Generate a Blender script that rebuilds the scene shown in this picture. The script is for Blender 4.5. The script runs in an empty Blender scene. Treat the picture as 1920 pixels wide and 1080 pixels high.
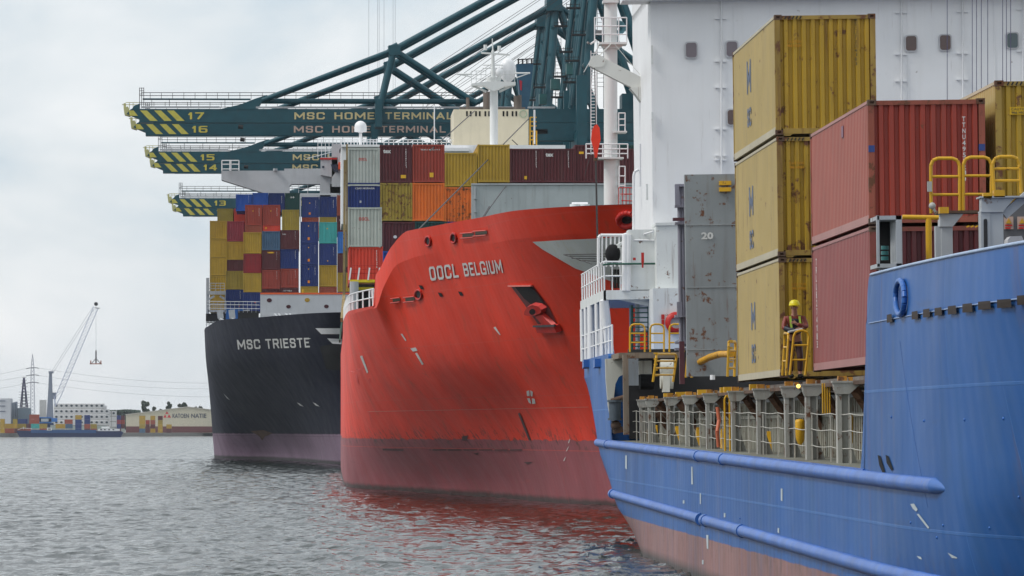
import bpy, bmesh, math, random
import numpy as np
from mathutils import Vector, Matrix
from mathutils.bvhtree import BVHTree
random.seed(7)
rad = math.radians
S = bpy.context.scene
COL = S.collection
# ---------------------------------------------------------------- camera
# The world axes follow the quay: +Y runs along it, away from the tour boat the picture is taken from.
F, VX, HY, EH = 9400.0, 590.0, 806.0, 4.0      # focal length in px of the 1920 px photo, quay vanishing point, horizon row, eye height
cd = bpy.data.cameras.new('camera'); cam = bpy.data.objects.new('camera', cd); COL.objects.link(cam)
cam.location = (0, 0, EH); cam.rotation_euler = (rad(90), 0, 0)
cd.sensor_width = 36; cd.lens = F/1920*36
cd.shift_x = (960-VX)/1920; cd.shift_y = (HY-540)/1920
cd.clip_start = 1; cd.clip_end = 30000
S.camera = cam
S.render.resolution_x, S.render.resolution_y = 1024, 576
# ---------------------------------------------------------------- sky, sun, exposure
SUN_AZ, SUN_EL = rad(-105), rad(48)     # azimuth from +Y clockwise: left of the camera and a little behind
w = bpy.data.worlds.new('World'); S.world = w; w.use_nodes = True
nt = w.node_tree; N = nt.nodes; L = nt.links; N.clear()
out = N.new('ShaderNodeOutputWorld'); bg = N.new('ShaderNodeBackground')
sky = N.new('ShaderNodeTexSky'); sky.sky_type = 'NISHITA'; sky.sun_disc = False
sky.sun_elevation = SUN_EL; sky.sun_rotation = SUN_AZ
sky.air_density = 1.0; sky.dust_density = 2.0
tc = N.new('ShaderNodeTexCoord')
mp = N.new('ShaderNodeMapping'); mp.inputs['Scale'].default_value = (9, 9, 17); mp.inputs['Location'].default_value = (3.1, 1.7, 0.55)
L.new(tc.outputs['Generated'], mp.inputs['Vector'])
n1 = N.new('ShaderNodeTexNoise'); n1.inputs['Scale'].default_value = 1.6; n1.inputs['Detail'].default_value = 7; n1.inputs['Roughness'].default_value = .52; n1.inputs['Distortion'].default_value = .35
L.new(mp.outputs[0], n1.inputs['Vector'])
cr = N.new('ShaderNodeValToRGB'); e = cr.color_ramp.elements
e[0].position = .33; e[0].color = (4.4, 5.2, 5.85, 1)
e[1].position = .66; e[1].color = (7.3, 7.4, 7.5, 1)
m_ = e.new(.48); m_.color = (5.8, 6.2, 6.5, 1)
L.new(n1.outputs['Fac'], cr.inputs[0])
mix = N.new('ShaderNodeMix'); mix.data_type = 'RGBA'; mix.inputs['Factor'].default_value = .9
L.new(sky.outputs[0], mix.inputs[6]); L.new(cr.outputs[0], mix.inputs[7])
L.new(mix.outputs[2], bg.inputs[0]); bg.inputs[1].default_value = .105
L.new(bg.outputs[0], out.inputs[0])
sd = bpy.data.lights.new('sun', 'SUN'); so = bpy.data.objects.new('sun', sd); COL.objects.link(so)
sd.energy = 1.5; sd.angle = rad(14); sd.color = (1, .97, .92)
dirv = Vector((math.sin(SUN_AZ)*math.cos(SUN_EL), math.cos(SUN_AZ)*math.cos(SUN_EL), math.sin(SUN_EL)))
so.rotation_euler = dirv.to_track_quat('Z', 'Y').to_euler(); so.location = (-50, -50, 200)
S.view_settings.view_transform = 'Standard'; S.view_settings.look = 'None'
S.view_settings.exposure = 0.42; S.view_settings.gamma = 1
S.cycles.max_bounces = 6; S.cycles.volume_bounces = 0
# ---------------------------------------------------------------- helpers
def W(px, py, D): return Vector(((px-VX)*D/F, D, EH+(HY-py)*D/F))
TH = rad(0.75)                                  # the near feeder heels a little (its cargo is being lifted off)
PV = (11.0, 4.0)
def heel(v):
    dx, dz = v[0]-PV[0], v[2]-PV[1]; c, s = math.cos(TH), math.sin(TH)
    return Vector((PV[0]+dx*c-dz*s, v[1], PV[1]+dx*s+dz*c))
def WB(px, py, D):                              # same, in the heeled ship's own frame
    v = W(px, py, D); dx, dz = v[0]-PV[0], v[2]-PV[1]; c, s = math.cos(TH), math.sin(TH)
    return Vector((PV[0]+dx*c+dz*s, D, PV[1]-dx*s+dz*c))
ORG = {}
def props(o, label=None, cat=None, group=None, kind=None):
    if label: o['label'] = label
    if cat: o['category'] = cat
    if group: o['group'] = group
    if kind: o['kind'] = kind
def thing(name, label, cat, loc=(0,0,0), group=None, heeled=False):
    o = bpy.data.objects.new(name, None); COL.objects.link(o); o.empty_display_size = .3
    place(o, loc, heeled); ORG[o.name] = Vector(loc); props(o, label, cat, group)
    return o
def place(o, loc, heeled=False):
    loc = Vector(loc)
    o.location = heel(loc) if heeled else loc
    if heeled: o.rotation_euler = (0, -TH, 0)
def copy_tree(o, parent=None):
    c = o.copy(); COL.objects.link(c)
    if parent: c.parent = parent
    for ch in list(o.children): copy_tree(ch, c)
    if o.name in ORG: ORG[c.name] = ORG[o.name]
    return c
# block letters for ship names and crane booms: strokes filled on a fine grid, so no two faces overlap
GL = {'A':(.86,[[(0,0),(.5,1),(1,0)],[(.22,.3),(.78,.3)]]),'B':(.72,[[(0,0),(0,1),(.82,1),(1,.86),(1,.64),(.84,.52),(0,.52)],[(.84,.52),(1,.4),(1,.14),(.82,0),(0,0)]]),
 'C':(.76,[[(1,.78),(1,.86),(.82,1),(.18,1),(0,.86),(0,.14),(.18,0),(.82,0),(1,.14),(1,.22)]]),'E':(.64,[[(1,1),(0,1),(0,0),(1,0)],[(0,.52),(.85,.52)]]),
 'G':(.82,[[(1,.80),(1,.86),(.82,1),(.18,1),(0,.86),(0,.14),(.18,0),(1,0),(1,.40),(.62,.40)]]),'H':(.74,[[(0,0),(0,1)],[(1,0),(1,1)],[(0,.52),(1,.52)]]),
 'I':(.2,[[(.5,0),(.5,1)]]),'L':(.62,[[(0,1),(0,0),(1,0)]]),'M':(.96,[[(0,0),(0,1),(.5,.25),(1,1),(1,0)]]),'N':(.76,[[(0,0),(0,1),(1,0),(1,1)]]),
 'O':(.74,[[(.18,0),(0,.14),(0,.86),(.18,1),(.82,1),(1,.86),(1,.14),(.82,0),(.18,0)]]),'R':(.74,[[(0,0),(0,1),(.82,1),(1,.86),(1,.62),(.82,.48),(0,.48)],[(.6,.48),(1,0)]]),
 'S':(.7,[[(1,.76),(1,.88),(.84,1),(.16,1),(0,.86),(0,.66),(.16,.53),(.84,.5),(1,.36),(1,.14),(.84,0),(.16,0),(0,.12),(0,.24)]]),'T':(.7,[[(0,1),(1,1)],[(.5,1),(.5,0)]]),
 'U':(.74,[[(0,1),(0,.14),(.18,0),(.82,0),(1,.14),(1,1)]]),'K':(.76,[[(0,0),(0,1)],[(1,1),(.1,.42)],[(.35,.6),(1,0)]]),
 '1':(.34,[[(0,.74),(.8,1),(.8,0)]]),'2':(.68,[[(0,.8),(.16,1),(.84,1),(1,.86),(1,.62),(0,.0),(1,0)]]),'3':(.68,[[(0,1),(.84,1),(1,.86),(1,.64),(.84,.52),(.3,.52)],[(.84,.52),(1,.4),(1,.14),(.84,0),(0,0)]]),
 '4':(.74,[[(.8,0),(.8,1),(0,.3),(1,.3)]]),'5':(.68,[[(1,1),(0,1),(0,.58),(.84,.58),(1,.44),(1,.14),(.84,0),(0,0)]]),'6':(.7,[[(1,1),(.18,1),(0,.86),(0,.14),(.18,0),(.84,0),(1,.14),(1,.44),(.84,.56),(0,.56)]]),'7':(.66,[[(0,1),(1,1),(.3,0)]])}
def block_text(s, th=.21, gap=.2, n=30):
    V = []; Fc = []; x0 = 0
    for ch in s:
        if ch == ' ': x0 += .5; continue
        w_, st = GL[ch]; cells = int(round((w_ if w_ > .25 else th)*n)); ww = cells/n; hs = th/2
        def P(p): return (hs+(ww-th)*p[0] if ww > th+.01 else ww/2, hs+(1-th)*p[1])
        segs = [(P(a), P(b)) for l in st for a, b in zip(l, l[1:])]
        for i in range(cells):
            cx = (i+.5)/n; run = None
            for j in range(n+1):
                cy = (j+.5)/n; on = False
                if j < n:
                    for (ax, ay), (bx, by) in segs:
                        if abs(ax-bx) < 1e-6 or abs(ay-by) < 1e-6:
                            on = min(ax,bx)-hs <= cx <= max(ax,bx)+hs and min(ay,by)-hs <= cy <= max(ay,by)+hs
                        else:
                            dx, dy = bx-ax, by-ay; t = max(0, min(1, ((cx-ax)*dx+(cy-ay)*dy)/(dx*dx+dy*dy))); on = math.hypot(cx-ax-t*dx, cy-ay-t*dy) <= hs
                        if on: break
                if on and run is None: run = j
                if run is not None and (not on or j-run >= 5):
                    b = len(V); V += [(x0+i/n,run/n),(x0+(i+1)/n,run/n),(x0+(i+1)/n,j/n),(x0+i/n,j/n)]; Fc.append([b,b+1,b+2,b+3]); run = j if on else None
        x0 += ww+gap
    return V, Fc, x0-gap
_tx = {}
def text2d(s, bold=.02):
    """flat letters: verts in units of the cap height, faces, width"""
    if (s, bold) in _tx: return _tx[(s, bold)]
    if bold >= .03 and all(c in GL or c == ' ' for c in s): _tx[(s, bold)] = block_text(s, .13+bold); return _tx[(s, bold)]
    c = bpy.data.curves.new('t', 'FONT'); c.body = s; c.offset = bold; c.resolution_u = 2
    o = bpy.data.objects.new('t', c); COL.objects.link(o)
    dg = bpy.context.evaluated_depsgraph_get(); me = bpy.data.meshes.new_from_object(o.evaluated_get(dg))
    bm = bmesh.new(); bm.from_mesh(me); bmesh.ops.triangulate(bm, faces=bm.faces)
    bm.verts.index_update()
    k = 1/.73
    v = [(p.co.x*k, p.co.y*k) for p in bm.verts]; f = [[q.index for q in g.verts] for g in bm.faces]
    bm.free(); bpy.data.objects.remove(o); bpy.data.curves.remove(c); bpy.data.meshes.remove(me)
    wd = max([p[0] for p in v]+[.01])
    _tx[(s, bold)] = (v, f, wd); return _tx[(s, bold)]
class MB:
    def __init__(s): s.v = []; s.f = []; s.sm = []
    def add(s, vs, fs, smooth=False):
        b = len(s.v); s.v += [tuple(p) for p in vs]; s.f += [[i+b for i in f] for f in fs]; s.sm += [smooth]*len(fs); return s
    def box(s, a, b):
        x0,y0,z0 = a; x1,y1,z1 = b
        if x0>x1: x0,x1=x1,x0
        if y0>y1: y0,y1=y1,y0
        if z0>z1: z0,z1=z1,z0
        return s.add([(x0,y0,z0),(x1,y0,z0),(x1,y1,z0),(x0,y1,z0),(x0,y0,z1),(x1,y0,z1),(x1,y1,z1),(x0,y1,z1)],
              [(0,3,2,1),(4,5,6,7),(0,1,5,4),(1,2,6,5),(2,3,7,6),(3,0,4,7)])
    def tube(s, p, q, r, n=8, r2=None, cap=True):
        p = Vector(p); q = Vector(q); d = q-p
        if d.length < 1e-6: return s
        u = d.orthogonal().normalized(); w_ = d.normalized().cross(u); r2 = r if r2 is None else r2
        vs = []
        for i in range(n):
            a = 2*math.pi*i/n; e_ = u*math.cos(a)+w_*math.sin(a); vs += [p+e_*r, q+e_*r2]
        fs = [(2*i, 2*((i+1)%n), 2*((i+1)%n)+1, 2*i+1) for i in range(n)]
        s.add(vs, fs, n > 4)
        if cap: s.add([vs[2*i] for i in range(n)], [list(range(n))[::-1]]); s.add([vs[2*i+1] for i in range(n)], [list(range(n))])
        return s
    def path(s, pts, r, n=6, close=False):
        pts = [Vector(p) for p in pts]
        for a, b in zip(pts, pts[1:]+([pts[0]] if close else [])): s.tube(a, b, r, n)
        return s
    def beam(s, p, q, w_, h, up=(0,0,1)):
        p = Vector(p); q = Vector(q); d = (q-p).normalized(); up = Vector(up)
        if abs(d.dot(up)) > .98: up = Vector((0,1,0))
        sx = d.cross(up).normalized()*w_/2; sz = sx.cross(d).normalized()*h/2
        vs = [p-sx-sz, p+sx-sz, p+sx+sz, p-sx+sz, q-sx-sz, q+sx-sz, q+sx+sz, q-sx+sz]
        return s.add(vs, [(0,3,2,1)[::-1],(4,5,6,7)[::-1],(0,1,5,4)[::-1],(1,2,6,5)[::-1],(2,3,7,6)[::-1],(3,0,4,7)[::-1]])
    def prism(s, pts, y0, y1):                   # outline in x,z extruded along y
        n = len(pts); vs = [(x, y0, z) for x, z in pts]+[(x, y1, z) for x, z in pts]
        fs = [list(range(n)), list(range(n, 2*n))[::-1]]+[(i, (i+1)%n, n+(i+1)%n, n+i)[::-1] for i in range(n)]
        return s.add(vs, fs)
    def prismx(s, pts, x0, x1):                  # outline in y,z extruded along x
        n = len(pts); vs = [(x0, y, z) for y, z in pts]+[(x1, y, z) for y, z in pts]
        fs = [list(range(n)), list(range(n, 2*n))[::-1]]+[(i, (i+1)%n, n+(i+1)%n, n+i)[::-1] for i in range(n)]
        return s.add(vs, fs)
    def disc(s, c, r, y0, y1, n=20, r2=None):
        r2 = r2 or r
        return s.prism([(c[0]+r*math.cos(2*math.pi*i/n), c[1]+r2*math.sin(2*math.pi*i/n)) for i in range(n)], y0, y1)
    def ball(s, c, r, n=12, m=8, sz=1):
        c = Vector(c); vs = []; fs = []
        for j in range(m+1):
            t = math.pi*j/m
            for i in range(n): a = 2*math.pi*i/n; vs.append(c+Vector((r*math.sin(t)*math.cos(a), r*math.sin(t)*math.sin(a), r*sz*math.cos(t))))
        for j in range(m):
            for i in range(n): fs.append((j*n+i, (j+1)*n+i, (j+1)*n+(i+1)%n, j*n+(i+1)%n))
        return s.add(vs, fs, True)
    def lathe(s, p, q, prof, n=20):              # prof: (t along p->q in metres, radius)
        p = Vector(p); d = (Vector(q)-p).normalized(); u = d.orthogonal().normalized(); w_ = d.cross(u)
        vs = []
        for t, r in prof:
            for i in range(n): a = 2*math.pi*i/n; vs.append(p+d*t+(u*math.cos(a)+w_*math.sin(a))*r)
        fs = [(j*n+i, j*n+(i+1)%n, (j+1)*n+(i+1)%n, (j+1)*n+i) for j in range(len(prof)-1) for i in range(n)]
        return s.add(vs, fs, True)
    def text(s, t, o, ux, uz, h=1, wid=None, bold=.02):      # letters lying in the plane ux, uz
        v, f, wd = text2d(t, bold); o = Vector(o); ux = Vector(ux).normalized(); uz = Vector(uz).normalized()
        kx = h if wid is None else wid/wd
        return s.add([o+ux*(x*kx)+uz*(y*h) for x, y in v], f)
    def build(s, name, mat, parent=None, org=None):
        og = ORG[parent.name] if parent else Vector(org or (0,0,0))
        me = bpy.data.meshes.new(name)
        me.from_pydata([(x-og[0], y-og[1], z-og[2]) for x, y, z in s.v], [], s.f); me.update()
        if any(s.sm): me.polygons.foreach_set('use_smooth', s.sm)
        me.materials.append(mat)
        o = bpy.data.objects.new(name, me); COL.objects.link(o); ORG[o.name] = og
        if parent: o.parent = parent
        else: o.location = og
        return o
def top(o, label, cat, loc=None, group=None, kind=None, heeled=False):
    if heeled: place(o, ORG[o.name], True)
    props(o, label, cat, group, kind); return o
# ---------------------------------------------------------------- materials
def node_mat(name):
    m = bpy.data.materials.new(name); m.use_nodes = True; t = m.node_tree
    return m, t.nodes, t.links, t.nodes['Principled BSDF']
def mixc(N, L, fac, a, b, mode='MIX'):
    x = N.new('ShaderNodeMix'); x.data_type = 'RGBA'; x.blend_type = mode
    for inp, val in ((0, fac), (6, a), (7, b)):
        if hasattr(val, 'is_output'): L.new(val, x.inputs[inp])
        else: x.inputs[inp].default_value = val if inp == 0 else (tuple(val)+(1,))[:4]
    return x.outputs[2]
def math_(N, L, op, a, b=None, clamp=False):
    x = N.new('ShaderNodeMath'); x.operation = op; x.use_clamp = clamp
    for i, val in enumerate((a, b)):
        if val is None: continue
        if hasattr(val, 'is_output'): L.new(val, x.inputs[i])
        else: x.inputs[i].default_value = val
    return x.outputs[0]
def coords(N, L, scale=(1,1,1), rnd=True):
    tc = N.new('ShaderNodeTexCoord'); mp = N.new('ShaderNodeMapping'); mp.inputs['Scale'].default_value = scale
    L.new(tc.outputs['Object'], mp.inputs['Vector'])
    if rnd:
        oi = N.new('ShaderNodeObjectInfo'); v = math_(N, L, 'MULTIPLY', oi.outputs['Random'], 60.0); L.new(v, mp.inputs['Location'])
    return mp.outputs[0]
def noise(N, L, vec, sc, det=3, rough=.5):
    n = N.new('ShaderNodeTexNoise'); n.inputs['Scale'].default_value = sc; n.inputs['Detail'].default_value = det; n.inputs['Roughness'].default_value = rough
    L.new(vec, n.inputs['Vector']); return n.outputs['Fac']
def ramp(N, L, v, a, b):
    r = N.new('ShaderNodeMapRange'); r.inputs[1].default_value = a; r.inputs[2].default_value = b; L.new(v, r.inputs[0]); return r.outputs[0]
RUST = (.13, .05, .022)
def paint(name, col, rough=.5, var=.18, rust=.2, streak=.3, metal=0., bump=.0, spec=.4, dirt=(.10,.085,.07)):
    m, N, L, B = node_mat(name)
    v = coords(N, L); vs = coords(N, L, (2.2, 2.2, .16))
    c = mixc(N, L, ramp(N, L, noise(N, L, v, .7, 4), .3, .7), tuple(x*(1-var) for x in col), tuple(min(x*(1+var), .95) for x in col))
    if streak:
        s1 = ramp(N, L, noise(N, L, vs, 1.6, 4, .6), .52, .75)
        c = mixc(N, L, math_(N, L, 'MULTIPLY', s1, streak), c, dirt)
    if rust:
        r1 = ramp(N, L, noise(N, L, v, 3.1, 8, .68), .70-.16*rust, .74-.13*rust)
        r2 = ramp(N, L, noise(N, L, vs, 2.7, 5, .6), .66-.1*rust, .80-.1*rust)
        rr = math_(N, L, 'MAXIMUM', r1, math_(N, L, 'MULTIPLY', r2, .6))
        c = mixc(N, L, math_(N, L, 'MULTIPLY', rr, min(1, .5+rust)), c, RUST)
    L.new(c, B.inputs['Base Color'])
    B.inputs['Roughness'].default_value = rough; B.inputs['Metallic'].default_value = metal
    B.inputs['Specular IOR Level'].default_value = spec
    if bump:
        b = N.new('ShaderNodeBump'); b.inputs['Strength'].default_value = bump; b.inputs['Distance'].default_value = .05
        L.new(noise(N, L, v, 1.1, 2), b.inputs['Height']); L.new(b.outputs[0], B.inputs['Normal'])
    return m
def hull_mat(name, topc, boot, zb, rough=.38, streakc=(.2,.1,.08), st=.25, brick=(14, 2.7), linec=None, rustb=.5, bump=.25, spec=.5, patchc=None, runs=.28, wob=.35):
    m, N, L, B = node_mat(name)
    v = coords(N, L, rnd=False); vs = coords(N, L, (1.5, .5, .07), False)
    tc = N.new('ShaderNodeTexCoord'); sp = N.new('ShaderNodeSeparateXYZ'); L.new(tc.outputs['Object'], sp.inputs[0])
    z = sp.outputs['Z']
    edge = math_(N, L, 'MULTIPLY', math_(N, L, 'SUBTRACT', noise(N, L, v, .8, 6, .6), .5), wob)
    zz = math_(N, L, 'ADD', z, edge)
    a = ramp(N, L, zz, zb-.015, zb+.015)
    nv = ramp(N, L, noise(N, L, v, .12, 5, .6), .32, .68)
    tcx = mixc(N, L, nv, tuple(x*.82 for x in topc), tuple(min(1, x*1.15+.004) for x in topc))
    bcx = mixc(N, L, nv, tuple(x*.78 for x in boot), tuple(min(1, x*1.2+.01) for x in boot))
    # thin horizontal scrapes and marine growth lines on the boot top
    hs = coords(N, L, (.35, .35, 9), False)
    bcx = mixc(N, L, math_(N, L, 'MULTIPLY', ramp(N, L, noise(N, L, hs, 1.0, 5, .7), .60, .72), .45), bcx, tuple(x*.45 for x in boot))
    c = mixc(N, L, a, bcx, tcx)
    s1 = ramp(N, L, noise(N, L, vs, 1.2, 5, .62), .50, .72)
    c = mixc(N, L, math_(N, L, 'MULTIPLY', s1, st), c, streakc)
    s2 = ramp(N, L, noise(N, L, coords(N, L, (3, 1.1, .12), False), 1.0, 4, .6), .58, .75)
    c = mixc(N, L, math_(N, L, 'MULTIPLY', s2, st*.55), c, tuple(min(1, x*1.35+.02) for x in topc))
    s3 = ramp(N, L, noise(N, L, coords(N, L, (.8, .45, .045), False), 1.7, 5, .65), .575, .70)
    c = mixc(N, L, math_(N, L, 'MULTIPLY', s3, runs), c, (.17,.085,.04))
    # short scuffs left by fenders and tugs
    s4 = ramp(N, L, noise(N, L, coords(N, L, (.5, .25, 2.2), False), 1.0, 7, .7), .63, .68)
    c = mixc(N, L, math_(N, L, 'MULTIPLY', s4, runs*1.1), c, tuple(min(1, x*.5+.03) for x in topc))
    # rust and scuffs in a band round the paint boundary
    band = math_(N, L, 'SUBTRACT', 1.0, math_(N, L, 'DIVIDE', math_(N, L, 'ABSOLUTE', math_(N, L, 'SUBTRACT', z, zb)), .9), True)
    r1 = ramp(N, L, noise(N, L, v, 1.4, 8, .75), .54, .58)
    c = mixc(N, L, math_(N, L, 'MULTIPLY', math_(N, L, 'MULTIPLY', band, r1), rustb), c, (.05, .03, .022))
    r3 = ramp(N, L, noise(N, L, v, .55, 9, .75), .665, .70)
    c = mixc(N, L, math_(N, L, 'MULTIPLY', r3, .5), c, tuple(x*.5 for x in topc) if patchc is None else patchc)
    # dark wet strip at the waterline
    wet = ramp(N, L, math_(N, L, 'ADD', z, math_(N, L, 'MULTIPLY', edge, .9)), .48, .22)
    c = mixc(N, L, math_(N, L, 'MULTIPLY', wet, .85), c, (.02, .024, .018))
    # welded plate seams
    cb = N.new('ShaderNodeCombineXYZ'); L.new(sp.outputs['Y'], cb.inputs[0]); L.new(z, cb.inputs[1])
    br = N.new('ShaderNodeTexBrick'); L.new(cb.outputs[0], br.inputs['Vector']); br.inputs['Scale'].default_value = 1
    br.inputs['Brick Width'].default_value = brick[0]; br.inputs['Row Height'].default_value = brick[1]
    br.inputs['Mortar Size'].default_value = .028; br.inputs['Mortar Smooth'].default_value = .2
    br.inputs['Color1'].default_value = (0,0,0,1); br.inputs['Color2'].default_value = (0,0,0,1); br.inputs['Mortar'].default_value = (1,1,1,1)
    c = mixc(N, L, math_(N, L, 'MULTIPLY', br.outputs['Color'], .45), c, linec or tuple(min(1, x*1.8+.05) for x in topc))
    L.new(c, B.inputs['Base Color']); B.inputs['Specular IOR Level'].default_value = spec
    L.new(ramp(N, L, noise(N, L, v, .4, 4), .2, .8), N.new('ShaderNodeMapRange').inputs[0])
    rr = N.new('ShaderNodeMapRange'); rr.inputs[3].default_value = rough-.06; rr.inputs[4].default_value = rough+.16
    L.new(noise(N, L, v, .5, 5), rr.inputs[0]); L.new(rr.outputs[0], B.inputs['Roughness'])
    # plating that dishes in between the frames
    b = N.new('ShaderNodeBump'); b.inputs['Strength'].default_value = bump; b.inputs['Distance'].default_value = .12
    wv = math_(N, L, 'SINE', math_(N, L, 'MULTIPLY', sp.outputs['Y'], 7.8))
    hgt = math_(N, L, 'ADD', math_(N, L, 'MULTIPLY', noise(N, L, coords(N, L, (.5, .5, .5), False), 1.0, 3), 1.0), math_(N, L, 'MULTIPLY', wv, .05))
    hgt = math_(N, L, 'ADD', hgt, math_(N, L, 'MULTIPLY', br.outputs['Color'], .12))
    L.new(hgt, b.inputs['Height']); L.new(b.outputs[0], B.inputs['Normal'])
    return m
def plain(name, col, rough=.5, metal=0, spec=.4):
    m, N, L, B = node_mat(name)
    v = coords(N, L)
    c = mixc(N, L, ramp(N, L, noise(N, L, v, 2.0, 3), .3, .7), tuple(x*.88 for x in col), tuple(min(1, x*1.08) for x in col))
    L.new(c, B.inputs['Base Color']); B.inputs['Roughness'].default_value = rough; B.inputs['Metallic'].default_value = metal; B.inputs['Specular IOR Level'].default_value = spec
    return m
CC = dict(yellow=(.42,.265,.026), olive=(.33,.24,.035), red=(.32,.048,.03), maroon=(.095,.018,.022), navy=(.014,.034,.16), blue=(.015,.085,.40),
          brightblue=(.03,.16,.50), slate=(.06,.12,.2), green=(.01,.06,.055), teal=(.05,.36,.34), orange=(.72,.16,.022), scarlet=(.62,.055,.03),
          white=(.44,.47,.43), pink=(.27,.04,.06), brick=(.30,.062,.032), crimson=(.26,.015,.02), cream=(.55,.5,.38), grey=(.3,.31,.31))
CM = {}
def cmat(c, rust=.25):
    k = (c, rust)
    if k not in CM: CM[k] = paint('container_'+c, CC[c], .52, .12, rust, .22)
    return CM[k]
white = paint('white_paint', (.80,.80,.81), .4, .04, .12, .10, dirt=(.45,.42,.36))
whiteD = paint('weathered_white_paint', (.68,.70,.69), .5, .07, .5, .25, dirt=(.42,.38,.30))
greyP = paint('grey_deck_paint', (.26,.275,.28), .5, .15, .55, .35)
greyL = paint('light_grey_paint', (.40,.42,.44), .5, .1, .35, .25)
rusty = paint('rusty_steel', (.10,.06,.04), .8, .4, .9, .6)
yel = paint('safety_yellow', (.62,.34,.012), .45, .12, .45, .2)
dark = plain('dark_steel', (.018,.017,.018), .6)
tealP = paint('crane_teal_paint', (.006,.066,.088), .42, .16, .1, .2, dirt=(.02,.05,.05))
rope = plain('dark_wire', (.05,.045,.045), .6)
wireL = plain('pale_wire', (.4,.42,.44), .5)
lett = plain('white_lettering', (.62,.62,.6), .55)
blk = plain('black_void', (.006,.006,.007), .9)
glass = plain('dark_window_glass', (.10,.085,.09), .12, 0, .7)
redP = paint('red_fitting_paint', (.5,.018,.012), .45, .1, .25, .15)
fblue = paint('blue_fitting_paint', (.03,.13,.42), .4, .1, .1, .15)
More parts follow.
